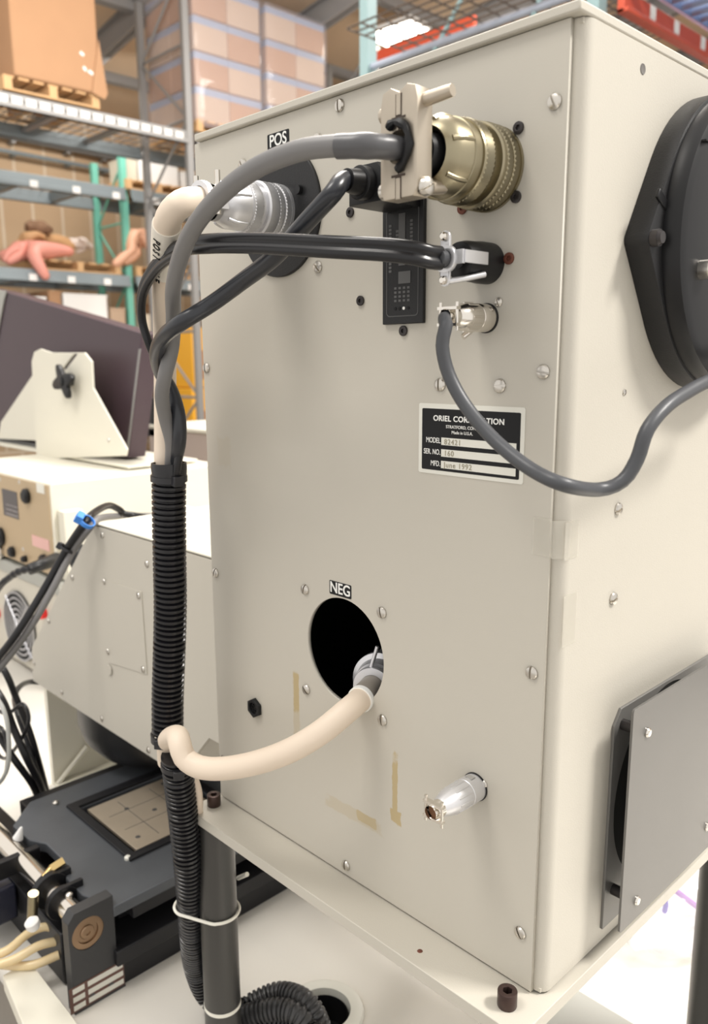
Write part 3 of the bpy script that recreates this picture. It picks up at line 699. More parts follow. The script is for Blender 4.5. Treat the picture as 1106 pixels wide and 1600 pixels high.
for k, (lb, path, R) in enumerate((('outer curved corrugated conduit dropping into the table grommet', [(370, 1590, 'z', -.284), (400, 1566, 'z', -.276), (440, 1552, 'z', -.268), (478, 1566, 'z', -.264), (498, 1600, 'z', -.285), (503, 1640, 'z', -.33)], .0125),
        ('inner curved corrugated conduit dropping into the table grommet', [(350, 1600, 'z', -.286), (400, 1583, 'z', -.272), (440, 1577, 'z', -.264), (470, 1590, 'z', -.268), (485, 1620, 'z', -.30), (490, 1660, 'z', -.34)], .012))):
    b = ribbed(pts(path), R); b.obj('corrugated_conduit', mat('dark grey conduit', (.045, .045, .047), .35), smooth=60, tag=(lb, 'conduit', ))
# ties
def tie(o, axis, r, w, m, lb, head, hs=.006):
    t = thing('cable_tie', o, lb, 'cable tie')
    b = B(); b.lathe([(-w/2, r), (-w/2, r+.0012), (w/2, r+.0012), (w/2, r), (-w/2, r)], o, axis, 40, cap=False); b.obj('strap', m, t)
    a, u, v = frame(axis); q = V(o)+u*(math.cos(head)*(r+.002))+v*(math.sin(head)*(r+.002))
    M = Matrix((u*math.cos(head)+v*math.sin(head), -u*math.sin(head)+v*math.cos(head), a)).transposed().to_4x4(); M.translation = q
    b = B(); b.box(-hs*.6, hs*.6, -hs*.9, hs*.9, -hs*.75, hs*.75, M); b.obj('lock_head', m, t, bevel=.0008)
tie(P(264, 747, 'y', LY), (0.06, 0, 1), .0150, .0050, tie_m, 'black nylon tie round the top of the upper corrugated conduit', math.radians(85), .006)
tie(P(262, 1150, 'y', LY-.003), (0, 0, 1), .0150, .0075, tie_m, 'black nylon tie at the joint between the two corrugated conduits', math.radians(35), .006)
tie(P(278, 1195, 'y', -.056), (.1, 0, 1), .0150, .0050, tie_m, 'black nylon tie just below the joint of the two corrugated conduits', math.radians(60), .0055)
b = B(); pc = P(299, 1417, 'y', -.031); qc = V((.0086, -.0145, pc.z)); ring = []
dv = (qc-pc); dv.z = 0; dn = dv.normalized(); sn = V((-dn.y, dn.x, 0))
for k in range(13): a = math.radians(90+180*k/12); ring.append(pc+dn*(math.cos(a)*.0172)+sn*(math.sin(a)*.0172)+V((0, 0, .002)))
for k in range(13): a = math.radians(-90+180*k/12); ring.append(qc+dn*(math.cos(a)*.0212)+sn*(math.sin(a)*.0212)+V((0, 0, .001)))
ring.append(ring[0].copy())
b.sweep(ring, .0016, 8, step=.003)
wt = b.obj('cable_tie', white_tie, tag=('pale nylon tie strapping the lower corrugated conduit to the left post', 'cable tie'))
b = B(); h = qc+V((.024, .006, .022)); b.cyl(P(372, 1372, 'y', .012), P(386, 1366, 'y', .012), .0024, seg=10); b.obj('tie_end', white_tie, tag=('short cut end of pale nylon tie poking out right of the left post', 'tie end'))

# ================================================================== LEFT SIDE OF THE BENCH
# --- beam turning housing bolted to the left face of the cabinet
hy = .08
hp = lambda x, y: (P(x, y, 'y', hy).x, P(x, y, 'y', hy).z)
ht = .2145
t = thing('lens_housing', (-.32, .2, -.0905), 'grey many-sided sheet metal housing attached to the left of the tall cabinet', 'housing')
zb = -.0885; zr = -.012
poly = [(-.394, ht), (hp(52, 1011)[0], hp(52, 1011)[1]), (hp(54, 1058)[0], zb), (-.205, zb), (-.135, zr), (-.001, zr), (-.001, ht)]
yb = .35
b = B(); b.plate(poly, [], (0, yb, 0), (1, 0, 0), (0, 0, 1), yb-hy-.002); b.obj('shell', paint, t, bevel=.001)
b = B(); b.plate([(-.398, ht-.002)]+[(q[0]-.0015 if q[0] < -.3 else q[0], q[1]) for q in poly[1:-1]]+[(-.001, ht-.002)], [], (0, hy, 0), (1, 0, 0), (0, 0, 1), .002); b.obj('side_plate', paint, t, bevel=.0004)
b = B(); b.box(-.392, -.001, hy-.002, yb, ht, ht+.002); b.obj('top_cover', cream, t, bevel=.0005)
b = B(); b.plate([hp(165, 905), hp(172, 1034), hp(233, 1053), hp(224, 924)][::-1], [], (0, hy-.002, 0), (1, 0, 0), (0, 0, 1), .0012); b.obj('access_door', paint, t, bevel=.0003)
b = B(); b.screw(.0044, .0022); hs = b.obj('screw', steel, t, smooth=30); hs.data.transform(Matrix.Translation(t.location))
for i, (x, y, a) in enumerate(((162, 836, 0), (232, 881, 30), (115, 902, 10), (78, 970, 50), (98, 1081, 0), (161, 1122, 20), (234, 1171, 0), (55, 1036, 0), (166, 908, 90), (220, 930, 0), (227, 1045, 0), (172, 1017, 40), (337, 1190, 0))):
    if i == 12: continue
    q = hp(x, y); put_screw((q[0], hy-.002-(.0012 if i > 7 and i < 12 else 0), q[1]), Rf(a), me=hs.data, first=hs if i == 0 else None, parent=t)
q = hp(174, 1046); b = B(); b.lathe([(0, .0075), (.0014, .0070), (.0016, 0)], (q[0], hy-.0032, q[1]), nY, 24); b.obj('hole_plug', paint, t)
q = hp(126, 862); b = B(); kq = P(128, 868, 'y', .17); b.lathe([(-.02, .024), (.006, .024), (.009, .019), (.009, 0)], kq, (-1, 0, .9), 28); b.obj('side_knob', black_pl, t)
# black lens barrel below
b = B(); cx_, cy_ = -.468, .215
b.lathe([(0, .135), (.040, .135), (.062, .128), (.085, .108), (.095, .085), (.095, 0)], (cx_, cy_, zb+.002), (0, 0, -1), 56); b.obj('lens_barrel', black_sat, t)
b = B(); b.box(-.125, -.008, .10, .20, -.032, zr-.001); b.obj('coupling_block', black_ano, t, bevel=.002)

# --- cream bracket plate behind the stage
t = thing('mounting_bracket', (-.6, .2, TZ), 'cream upright bracket plate standing behind the black stage under the grey housing', 'bracket')
lp = P(85, 1228, 'z', TZ)
b = B(); b.box(lp.x-.012, lp.x, lp.y, lp.y+.24, TZ+.006, zb-.001); b.obj('upright_plate', cream, t, bevel=.0008)
b = B(); b.box(lp.x-.012, lp.x+.16, lp.y, lp.y+.30, TZ, TZ+.006); b.obj('foot_plate', cream, t, bevel=.0008)
b = B(); b.plate([(lp.x, TZ+.006), (lp.x+.13, TZ+.006), (lp.x+.11, TZ+.03), (lp.x+.012, zb-.03), (lp.x, zb-.03)], [], (0, lp.y+.17, 0), (1, 0, 0), (0, 0, 1), .006)
b.obj('gusset', cream, t, bevel=.0008)
b = B(); p0 = P(91, 1224, 'x', lp.x+.006); p1 = P(136, 1167, 'x', lp.x+.006); b.cyl(p0, p1, .0045, seg=16); b.obj('brace_rod', cream, t)

# --- black XY stage
SZ = -.188
s_ = lambda x, y, z=SZ: P(x, y, 'z', z)
t = thing('positioning_stage', (-.3, .08, TZ), 'large black anodised positioning stage on the table below the grey housing', 'stage')
xr = s_(205, 1403).x; xl = s_(110, 1240).x; yb_ = .30
q1 = s_(140, 1262); q2 = s_(207, 1326); q3 = s_(250, 1212)
ix0, ix1, iy0, iy1 = q1.x, q2.x+.004, (q1.y+q2.y)/2, q3.y+.012
b = B(); yf = s_(172, 1387).y
top_out = [(xl-.02, yb_), (xl-.02, -.02), (s_(20, 1290).x, s_(20, 1290).y), (s_(45, 1312).x, s_(45, 1312).y), (s_(72, 1318).x, s_(72, 1318).y), (s_(105, 1350).x, s_(105, 1350).y), (s_(103, 1372).x, s_(103, 1372).y), (s_(128, 1398).x, s_(128, 1398).y), (s_(172, 1412).x, s_(172, 1412).y), (xr, s_(172, 1412).y), (xr, yb_)]
b.plate(top_out[::-1], [[(ix0-.008, iy0-.008), (ix1+.008, iy0-.008), (ix1+.008, iy1+.008), (ix0-.008, iy1+.008)]], (0, 0, SZ-.014), (1, 0, 0), (0, 1, 0), .014)
b.obj('top_plate', mat('worn grey black plate', (.10, .108, .12), .42, .3, noise=.3, nscale=14), t, bevel=.0012)
b = B(); b.plate([(ix0-.024, iy0-.020), (ix1+.020, iy0-.020), (ix1+.020, iy1+.02), (ix0-.024, iy1+.02)], [[(ix0-.0085, iy0-.0085), (ix1+.0085, iy0-.0085), (ix1+.0085, iy1+.0085), (ix0-.0085, iy1+.0085)]], (0, 0, SZ), (1, 0, 0), (0, 1, 0), .004)
b.obj('inset_frame', black_ano, t, bevel=.0006)
b = B(); b.box(ix0, ix1, iy0, iy1, SZ-.006, SZ-.001)
chuck = b.obj('sample_plate', mat('bead blasted plate', (.52, .44, .34), .42, .5, noise=.12, nscale=30), t, bevel=.0006)
for u in (.3, .62):
    b = B(); xx = ix0+(ix1-ix0)*u; b.box(xx-.0004, xx+.0004, iy0+.012, iy1-.012, SZ-.0011, SZ-.0008); b.obj('vacuum_groove', dgrey, chuck, smooth=0)
for v in (.3, .68):
    b = B(); yy = iy0+(iy1-iy0)*v; b.box(ix0+.012, ix1-.012, yy-.0004, yy+.0004, SZ-.0011, SZ-.0008); b.obj('vacuum_groove', dgrey, chuck, smooth=0)
for u, v in ((.1, .85), (.5, .5), (.28, .3), (.82, .12), (.55, .88), (.8, .6)):
    b = B(); b.lathe([(0, .0035), (.0003, .0032)], (ix0+(ix1-ix0)*u, iy0+(iy1-iy0)*v, SZ-.001), (0, 0, 1), 16); b.obj('hole', dgrey, chuck)
xb = -.164
for nm, x1, z0, z1, y0 in (('upper_slab', xr-.006, SZ-.034, SZ-.0145, -.02), ('rail', xr-.045, SZ-.056, SZ-.034, -.02), ('middle_slab', xr+.006, SZ-.076, SZ-.056, -.05), ('base_slab', xb, TZ, SZ-.076, -.085)):
    b = B(); b.box(xl-.06, x1, y0, yb_+.0, z0, z1); b.obj(nm, black_ano, t, bevel=.0015)
b = B(); b.box(xb-.03, xb+.010, .08, .12, TZ+.01, TZ+.03); b.obj('limit_switch', black_pl, t, bevel=.001)
for x, y in ((200, 1342), (87, 1256), (108, 1400)):
    q = s_(x, y); b = B(); b.lathe([(0, .0045), (.003, .0045), (.0048, .002), (.005, 0)], q, (0, 0, 1), 20); b.obj('cap_screw', lab_white if x == 200 else steel, t)
# --- bearing block, shaft and collars
fx = -.160
fxp = lambda x, y: (P(x, y, 'x', fx).y, P(x, y, 'x', fx).z)
t = thing('bearing_block', (-.17, -.075, TZ), 'black bearing block with brass ringed bearing and striped label, front corner of the stage', 'bearing block')
a0, a1 = fxp(105, 1437), fxp(176, 1396)
yb0, yb1 = a0[0], a1[0]; zt = (a0[1]+a1[1])/2
bc = fxp(138, 1458)
b = B(); b.plate([(yb0+.008, zt), (yb1, zt), (yb1, -.243), (P(194, 1505, 'x', fx).y, -.250), (P(194, 1505, 'x', fx).y, TZ), (yb0, TZ), (yb0, zt-.010)][::-1], [circle(bc[0], bc[1], .0195, 40)], (fx-.016, 0, 0), (0, 1, 0), (0, 0, 1), .016)
b.obj('block', mat('charcoal bearing block', (.05, .05, .052), .45, .3), t, bevel=.001)
bm_ = mat('brass bearing', (.36, .24, .15), .35, .85)
for nm, r0, r1, d in (('outer_race', .0130, .0192, -.0012), ('shield', .0085, .0128, -.003), ('inner_race', .0, .0083, -.001)):
    b = B(); o = (fx+d-.006, bc[0], bc[1])
    if r0: b.lathe([(0, r1), (.006, r1), (.006, r0), (0, r0), (0, r1)], o, (1, 0, 0), 40, cap=False)
    else: b.lathe([(0, r1), (.005, r1), (.006, r1-.001), (.006, .003), (.005, .003), (.005, 0)], o, (1, 0, 0), 40)
    b.obj(nm, bm_, t)
b = B(); l0, l1 = fxp(106, 1560), fxp(192, 1512)
lz0, lz1 = P(130, 1575, 'x', fx).z, P(192, 1500, 'x', fx).z
ly0 = P(108, 1555, 'x', fx).y; ly1 = P(193, 1510, 'x', fx).y
b.box(fx, fx+.0004, ly0, ly1, lz0, lz1); lab = b.obj('striped_label', mat('label brown', (.13, .06, .045), .4), t, smooth=0)
for k in range(3):
    z = lz1-.0015-(lz1-lz0)*(k+.05)/3; h_ = (lz1-lz0)*.2
    for u0, u1 in ((.33, .98), (.06, .27)):
        b = B(); b.box(fx+.0004, fx+.0007, ly0+(ly1-ly0)*u0, ly0+(ly1-ly0)*u1, z-h_, z); b.obj('stripe', lab_white, lab, smooth=0)
for dy in (.25, .6):
    b = B(); b.cyl((fx, ly0+(ly1-ly0)*dy+.01, TZ+.012), (fx+.0006, ly0+(ly1-ly0)*dy+.01, TZ+.012), .004, seg=20); b.obj('counterbore', dgrey, t)
t = thing('steel_shaft', (-.4, bc[0], bc[1]), 'polished steel shaft running left from the bearing block with black collars', 'shaft')
sy, sz_ = bc[0], bc[1]+.006
b = B(); b.cyl((fx-.017, sy, sz_), (-.75, sy, sz_), .0125, seg=32); b.obj('rod', chrome, t)
for x0, x1, r in ((-.228, -.220, .0205), (-.262, -.252, .0225)):
    b = B(); b.cyl((x0, sy, sz_), (x1, sy, sz_), r, seg=36); b.box(x0+.001, x1-.001, sy-.004, sy+.026, sz_+.008, sz_+.020); b.obj('collar', black_ano, t, bevel=.0006)
b = B(); b.box(-.345, -.335, sy-.085, sy+.022, sz_-.012, sz_+.012, None); b.obj('arm', black_ano, t, bevel=.001)
b = B(); b.box(-.52, -.50, sy-.05, sy+.03, sz_-.03, sz_+.03); b.obj('arm', black_ano, t, bevel=.002)
t2 = thing('actuator_body', (-.33, -.11, TZ), 'black mechanism body half hidden under the steel shaft at the left', 'mechanism')
b = B(); b.box(-.62, -.21, sy-.012, sy+.05, TZ+.002, sz_-.030); b.obj('body', black_ano, t2, bevel=.002)
b = B(); b.box(-.40, -.33, sy-.060, sy-.014, TZ+.03, sz_-.02); b.obj('motor', mat('blue black motor', (.02, .022, .04), .35), t2, bevel=.004)
b = B(); b.cyl(P(50, 1440, 'y', sy-.03), P(52, 1396, 'y', sy-.03), .0062, seg=20); b.obj('air_cylinder', olive, t2)
b = B(); b.lathe([(0, .006), (.004, .008), (.010, .008), (.014, .004), (.015, 0)], P(54, 1450, 'y', sy-.045), (0, -.3, 1), 20); b.obj('white_cap', white_m, t2)
b = B(); b.box(-.50, -.42, sy-.05, sy-.02, TZ+.002, sz_-.05); b.obj('foot', rack_pale, t2, bevel=.001)
b = B(); q = P(82, 1360, 'z', SZ); b.cyl(P(67, 1372, 'z', SZ+.006), P(82, 1355, 'z', SZ+.010), .0040, seg=14); b.cyl(P(80, 1358, 'z', SZ+.009), P(100, 1345, 'z', SZ+.014), .0052, seg=6); b.obj('brass_fitting', brass, tag=('gold brass hose fitting above the steel shaft beside the stage cut-out', 'fitting'))
b = B(); q = P(28, 1310, 'z', SZ); b.lathe([(0, .007), (.016, .002), (.018, 0)], q, (.2, .3, 1), 18); b.obj('white_cone', white_m, tag=('small white pointed cone standing above the steel shaft', 'cone'))
for k, (l, lb) in enumerate((([(-30, 1498, 'z', -.255), (10, 1486, 'z', -.250), (45, 1458, 'z', -.243), (75, 1448, 'z', -.240), (95, 1462, 'z', -.250)], 'upper clear amber hose looping behind the bearing block'),
              ([(-30, 1515, 'z', -.26), (20, 1500, 'z', -.255), (60, 1478, 'z', -.248), (92, 1470, 'z', -.25)], 'middle clear amber hose looping behind the bearing block'),
              ([(-30, 1500, 'z', -.27), (10, 1508, 'z', -.268), (50, 1508, 'z', -.265), (92, 1492, 'z', -.262)], 'lowest clear amber hose looping behind the bearing block'))):
    b = B(); b.sweep(pts(l), .0052, 12); b.obj('clear_hose', tubing_y, tag=(lb, 'hose'))
# cream base plate in the corner
q = [P(x, y, 'z', -.27) for x, y in ((4, 1524), (45, 1500), (108, 1582), (150, 1640), (60, 1660))]
b = B(); b.plate([(v.x, v.y) for v in q], [], (0, 0, -.29), (1, 0, 0), (0, 1, 0), .020); b.obj('cream_plate', cream, bevel=.001, tag=('cream flat plate lying at the lower left corner beside the bearing block', 'plate'))

# --- stacked instruments at the back left
iy = .30
I = lambda x, y, yy=iy: P(x, y, 'y', yy)
ux1 = I(76, 757).x; uz1 = I(40, 747).z; uz0 = I(86, 908).z
t = thing('lamp_power_supply', (ux1-.28, iy+.2, uz0), 'cream instrument with a tan rear panel, labels and sockets, stacked on the fan unit', 'instrument')
b = B(); b.box(ux1-.56, ux1, iy+.003, iy+.45, uz0+.008, uz1); b.obj('case', cream, t, bevel=.004)
b = B(); b.box(ux1-.55, ux1-.006, iy, iy+.003, uz0+.010, uz1-.006); tp_ = b.obj('rear_panel', tan_p, t, bevel=.0006)
def ibox(name, px0, py0, px1, py1, m, parent, d=.001, yy=iy, bev=0):
    a, c = I(px0, py0, yy), I(px1, py1, yy); b = B(); b.box(min(a.x, c.x), max(a.x, c.x), yy-d, yy, min(a.z, c.z), max(a.z, c.z)); return b.obj(name, m, parent, bevel=bev)
nl = ibox('rating_label', 3, 763, 30, 812, mat('label grey', (.10, .09, .09), .5), t)
for v in (789, 796, 803):
    ibox('blank_line', 10, v-1, 29, v+4, mat('grey label', (.42, .38, .38), .5), nl, .0014)
ibox('white_sticker', 57, 754, 70, 772, lab_white, t)
ibox('pink_sticker', 50, 835, 78, 862, mat('pink label', (.70, .42, .38), .5), t)
for x, y, r in ((43, 775, .017), (3, 838, .022), (2, 862, .018), (21, 862, .013), (41, 873, .008), (70, 874, .012)):
    q = I(x, y); b = B(); b.lathe([(0, r), (.008, r), (.010, r*.75), (.012, r*.7), (.012, 0)], (q.x, iy, q.z), nY, 24); b.obj('socket', black_pl if r != .018 else steel, t)
for x, y in ((30, 753), (0, 749), (36, 858)):
    q = I(x, y); b = B(); b.lathe([(0, .005), (.002, .003)], (q.x, iy, q.z), nY, 12); b.obj('screw', steel, t)
for dx in (.05, .5):
    b = B(); b.box(ux1-dx-.015, ux1-dx+.015, iy+.02, iy+.06, uz0, uz0+.009); b.obj('foot', black_pl, t)
q = I(83, 868); b = B(); b.box(ux1+.001, ux1+.045, iy+.01, iy+.10, uz0-.006, uz0+.008)
b = B(); ha, hb = P(99, 800, 'x', ux1+.03), P(99, 912, 'x', ux1+.03); b.box(ux1+.001, ux1+.031, ha.y, ha.y+.045, hb.z, ha.z)
b.obj('cable_trunking', cream, bevel=.002, tag=('short cream upright post standing against the side of the tan panelled instrument', 'post'))
# fan unit
fz1 = uz0-.0; fx1 = I(96, 950).x
t = thing('fan_unit', (fx1-.3, iy+.2, TZ), 'pale unit with round fan grille and red caps, under the tan panelled instrument', 'instrument')
b = B(); b.box(fx1-.60, fx1, iy, iy+.5, TZ+.012, fz1-.0295); b.obj('case', mat('pale grey case', (.52, .49, .42), .5), t, bevel=.003)
b = B(); b.box(fx1-.62, fx1+.004, iy-.004, iy+.5, fz1-.029, fz1); b.obj('top_frame', rubber_g, t, bevel=.002)
for dx in (.05, .55):
    for dy in (.03, .45): b = B(); b.cyl((fx1-dx, iy+dy, TZ), (fx1-dx, iy+dy, TZ+.0125), .014); b.obj('foot', black_pl, t)
q = I(33, 978); fr_ = .086
b = B(); b.lathe([(0, fr_), (.001, fr_)], (q.x, iy, q.z), nY, 48); b.obj('fan_opening', mat('fan dark', (.012, .012, .014), .6), t)
b = B()
for k in range(6):
    r = fr_*(1-k*.155); b.lathe([(.004, r), (.007, r), (.007, r-.0055), (.004, r-.0055), (.004, r)], (q.x, iy, q.z), nY, 40, cap=False)
for a in (45, 135, 225, 315):
    c_, s__ = math.cos(math.radians(a)), math.sin(math.radians(a)); b.cyl((q.x, iy-.0075, q.z), (q.x+c_*fr_*1.05, iy-.006, q.z+s__*fr_*1.05), .0028, seg=8)
b.lathe([(.002, .022), (.008, .020)], (q.x, iy, q.z), nY, 24)
b.obj('finger_guard', mat('guard steel', (.42, .42, .44), .35, .8), t)
for x, y in ((71, 958), (-2, 958)):
    q = I(x, y); b = B(); b.lathe([(0, .012), (.012, .012), (.015, .009), (.016, 0)], (q.x, iy, q.z), nY, 24); b.obj('red_cap', red_m, t)
# purple tilting head in its yoke, on top of the instrument
py_ = .575
t = thing('tilting_lamp_head', (I(120, 600, py_).x, py_, uz1), 'dark mauve boxy head tilted in a cream yoke with a black star knob', 'lamp head')
cq = lambda x, y, yy=py_: (I(x, y, yy).x, I(x, y, yy).z)
b = B(); b.plate([cq(-60, 690), cq(-22, 450), cq(12, 457), cq(222, 521), cq(200, 716)], [], (0, py_+.05, 0), (1, 0, 0), (0, 0, 1), .05); b.obj('head_box', mauve, t, bevel=.003)
q0 = cq(-20, 446); 
b = B(); b.plate([cq(12, 455), cq(9, 466), cq(-24, 640), cq(-45, 640), cq(-8, 452)], [], (0, py_-.001, 0), (1, 0, 0), (0, 0, 1), .004); b.obj('edge_trim', rubber_g, t)
b = B(); n0 = cq(219, 545); n1 = cq(203, 690); b.plate([cq(218, 545), cq(220.5, 545), cq(201.5, 700), cq(199, 700)], [], (0, py_-.0005, 0), (1, 0, 0), (0, 0, 1), .0015); b.obj('seam_strip', rack_pale, t)
yk = .52
b = B(); yp = [cq(x, y, yk) for x, y in ((60, 717), (52, 565), (56, 550), (66, 545), (84, 551), (118, 551), (135, 551), (146, 565), (148, 606), (201, 702), (199, 712))]
b.plate(yp, [[cq(118, 553, yk), cq(124, 553, yk), cq(106, 577, yk), cq(100, 577, yk)]], (0, yk, 0), (1, 0, 0), (0, 0, 1), .005); b.obj('yoke_plate', cream, t, bevel=.001)
b = B(); b.plate([cq(52, 566, yk), cq(62, 690, yk), cq(-14, 686, yk), cq(-10, 660, yk), cq(0, 645, yk)], [], (0, yk+.025, 0), (1, 0, 0), (0, 0, 1), .003); b.obj('gusset', cream, t)
b = B(); xb0, xb1 = cq(-40, 715, yk)[0], cq(199, 712, yk)[0]; b.box(xb0, xb1, yk, py_+.14, uz1+.004, cq(100, 712, yk)[1]+.002); b.obj('yoke_base', cream, t, bevel=.002)
b = B(); b.box(xb0, cq(60, 700, yk)[0], yk+.03, yk+.035, uz1+.004, cq(0, 688, yk)[1]); b.obj('dark_skirt', dgrey, t)
b = B(); b.box(xb0+.02, xb1-.02, yk+.02, py_+.12, uz1, uz1+.005); b.obj('foot_pad', dgrey, t)
kc = cq(98, 596, yk-.03); b = B(); star = []
for k in range(40):
    a = 2*PI*k/40; r = .020+.036*abs(math.cos(a-math.radians(12)))**10+.028*abs(math.cos(a-math.radians(122)))**10; star.append((kc[0]+r*math.cos(a), kc[1]+r*math.sin(a)))
b.plate(star, [], (0, yk-.022, 0), (1, 0, 0), (0, 0, 1), .012, .002); b.lathe([(.006, .012), (.036, .012), (.0375, .009)], (kc[0], yk, kc[1]), nY, 20); b.obj('star_knob', black_pl, t)
b = B(); q = cq(173, 687, yk); b.lathe([(0, .006), (.003, .004)], (q[0], yk-.005, q[1]), nY, 12); b.obj('screw', steel, t)
# pale mauve box further back on the bench
my = 1.0
a, c = I(262, 672, my), I(352, 800, my)
b = B(); b.box(a.x-.12, c.x+.12, my, my+.30, TZ, a.z); t = thing('storage_box', ((a.x+c.x)/2, my+.15, TZ), 'pale mauve grey box with a light lid, seen through the gap left of the cabinet', 'box')
b.obj('body', mat('pale mauve', (.46, .38, .34), .6), t, bevel=.004)
b = B(); b.box(a.x-.125, c.x+.125, my-.005, my+.305, a.z, a.z+.014); b.obj('lid', cream, t, bevel=.004)
a, c = I(232, 795, .62), I(352, 806, .62); b = B(); b.cyl((a.x, .62, (a.z+c.z)/2), (c.x+.1, .62, (a.z+c.z)/2), .011, seg=24); b.box(a.x, c.x+.1, .61, .63, TZ, c.z)
b.obj('low_screen', cream, tag=('cream rolled edge panel standing just behind the grey housing', 'panel'))
# small black box item left of conduit gap
b = B(); a, c = I(222, 640, 1.0), I(244, 690, 1.0); b.box(a.x-.1, c.x, 1.0, 1.06, a.z-.09, a.z+.04)
b.obj('small_case', black_pl, bevel=.004, tag=('small black case behind the mauve lamp head', 'case'))

# --- loose cables at the far left
def cable(l, r, m, lb, name='cable'):
    b = B(); b.sweep(pts(l), r, 12); return b.obj(name, m, tag=(lb, 'cable'))
cable([(250, 812, .30), (215, 806, .22), (195, 803, .20), (186, 796, .19), (170, 790, .16), (150, 799, .10), (133, 816, .060), (103, 860, .045), (72, 915, .02), (42, 965, -.01), (15, 1005, -.03), (-30, 1060, -.05)], .0052, black_cab, 'black cable arching over the grey housing corner and down to the left')
cable([(250, 805, .40), (205, 806, .25), (165, 808, .14), (146, 818, .072), (113, 862, .052), (84, 917, .026), (55, 968, .0), (26, 1010, -.02), (-30, 1080, -.05)], .0050, lgrey_cab, 'grey cable bundled alongside the black one over the housing corner')
q = P(135, 815, 'y', .060); tie(q+V((.002, 0, 0)), (P(103, 860, 'y', .045)-q), .0095, .006, blue_m, 'bright blue cord tied round the two cables at the housing corner', 1.0, .008)
q = P(103, 858, 'y', .047); tie(q+V((.004, 0, 0)), (P(72, 915, 'y', .02)-q), .0090, .004, tie_m, 'small black tie round the two bundled cables below the blue cord', 2.0, .006)
t = thing('mains_cord', I(80, 880, .27), 'black mains cord with ribbed plug pushed into the tan rear panel', 'cord')
b = B(); b.sweep(pts([(88, 874, .29), (66, 882, .24), (45, 890, .21)]), .0135, 14, rf=lambda L: max(.009, .015-.035*L)); b.obj('plug', black_pl, t)
b = B(); b.sweep(pts([(50, 888, .215), (30, 893, .20), (14, 903, .19), (-2, 918, .18), (-30, 960, .18)]), .0070, 14, rf=lambda L: .007+.0012*math.sin(L*400)*(L < .06)); b.obj('cord', black_cab, t)
blk = [([(62, 1066, .11), (45, 1066, .09), (30, 1074, .06), (23, 1090, .04), (27, 1112, .02), (40, 1150, .02), (52, 1190, .02), (64, 1225, .03), (78, 1262, .05)], .0046, 'black cable hooking out below the grey housing then down behind the stage'),
       ([(-20, 1010, .0), (8, 1050, .0), (25, 1090, .01), (45, 1140, .02), (60, 1190, .03), (76, 1250, .05)], .0050, 'black cable slanting down in front of the cream bracket'),
       ([(-20, 1060, -.02), (4, 1095, -.02), (22, 1140, -.01), (42, 1185, .0), (62, 1225, .02), (74, 1262, .04)], .0056, 'black cable in the thick of the bundle at the left edge'),
       ([(-20, 1150, .0), (5, 1185, .0), (30, 1160, .0), (45, 1125, .01), (35, 1100, .01), (10, 1115, .0), (-20, 1100, 0)], .0028, 'thin black cable crossing back over the bundle at the left edge'),
       ([(-20, 1118, -.03), (5, 1160, -.02), (25, 1190, -.01), (50, 1225, .01), (66, 1262, .03)], .0052, 'lowest black cable of the bundle running under the stage')]
for l, r, lb in blk: cable(l, r, black_cab, lb)
cable([(-20, 1070, -.05), (6, 1110, -.05), (14, 1160, -.05), (10, 1205, -.05), (-10, 1230, -.05), (-30, 1225, -.05)], .0030, mat('clear grey tubing', (.45, .46, .44), .3), 'loop of pale grey tubing at the left edge above the stage', 'tubing')
cable([(-20, 1130, -.04), (4, 1140, -.04), (12, 1180, -.04), (4, 1218, -.04), (-20, 1228, -.04)], .0026, black_cab, 'small loop of thin black cable inside the pale grey tubing loop')

# --- right side under the vent cover
bag = thing('plastic_bag', P(1050, 1400, 'z', TZ), 'crumpled clear plastic bag on the table behind the right post', 'bag')
b = B(); c = P(1048, 1385, 'z', TZ+.03); r = bmesh.ops.create_icosphere(b.bm, subdivisions=4, radius=1)
from mathutils import noise as mnoise
for v in r['verts']:
    n = mnoise.noise(v.co*3.1)*.35+mnoise.noise(v.co*7)*.2; v.co = V((v.co.x*.10, v.co.y*.13, max(-.029, v.co.z*.05)))*(1+n)+c
    v.co.z = max(v.co.z, TZ+.001)
b.obj('film', mat('clear bag', (.9, .88, .92), .1, alpha=.28, coat=.5), bag, smooth=80)
b = B(); b.sweep(pts([(1024, 1372, 'z', TZ+.05), (1034, 1392, 'z', TZ+.05), (1040, 1410, 'z', TZ+.035), (1038, 1425, 'z', TZ+.02)]), .0035, 8); b.obj('cord', mat('blue violet cord', (.08, .03, .45), .5), bag)
b = B(); b.sweep(pts([(1036, 1366, 'z', TZ+.05), (1052, 1388, 'z', TZ+.045), (1072, 1404, 'z', TZ+.03), (1100, 1425, 'z', TZ+.01)]), .0040, 8); b.obj('cord', mat('violet cord', (.28, .05, .42), .5), bag)

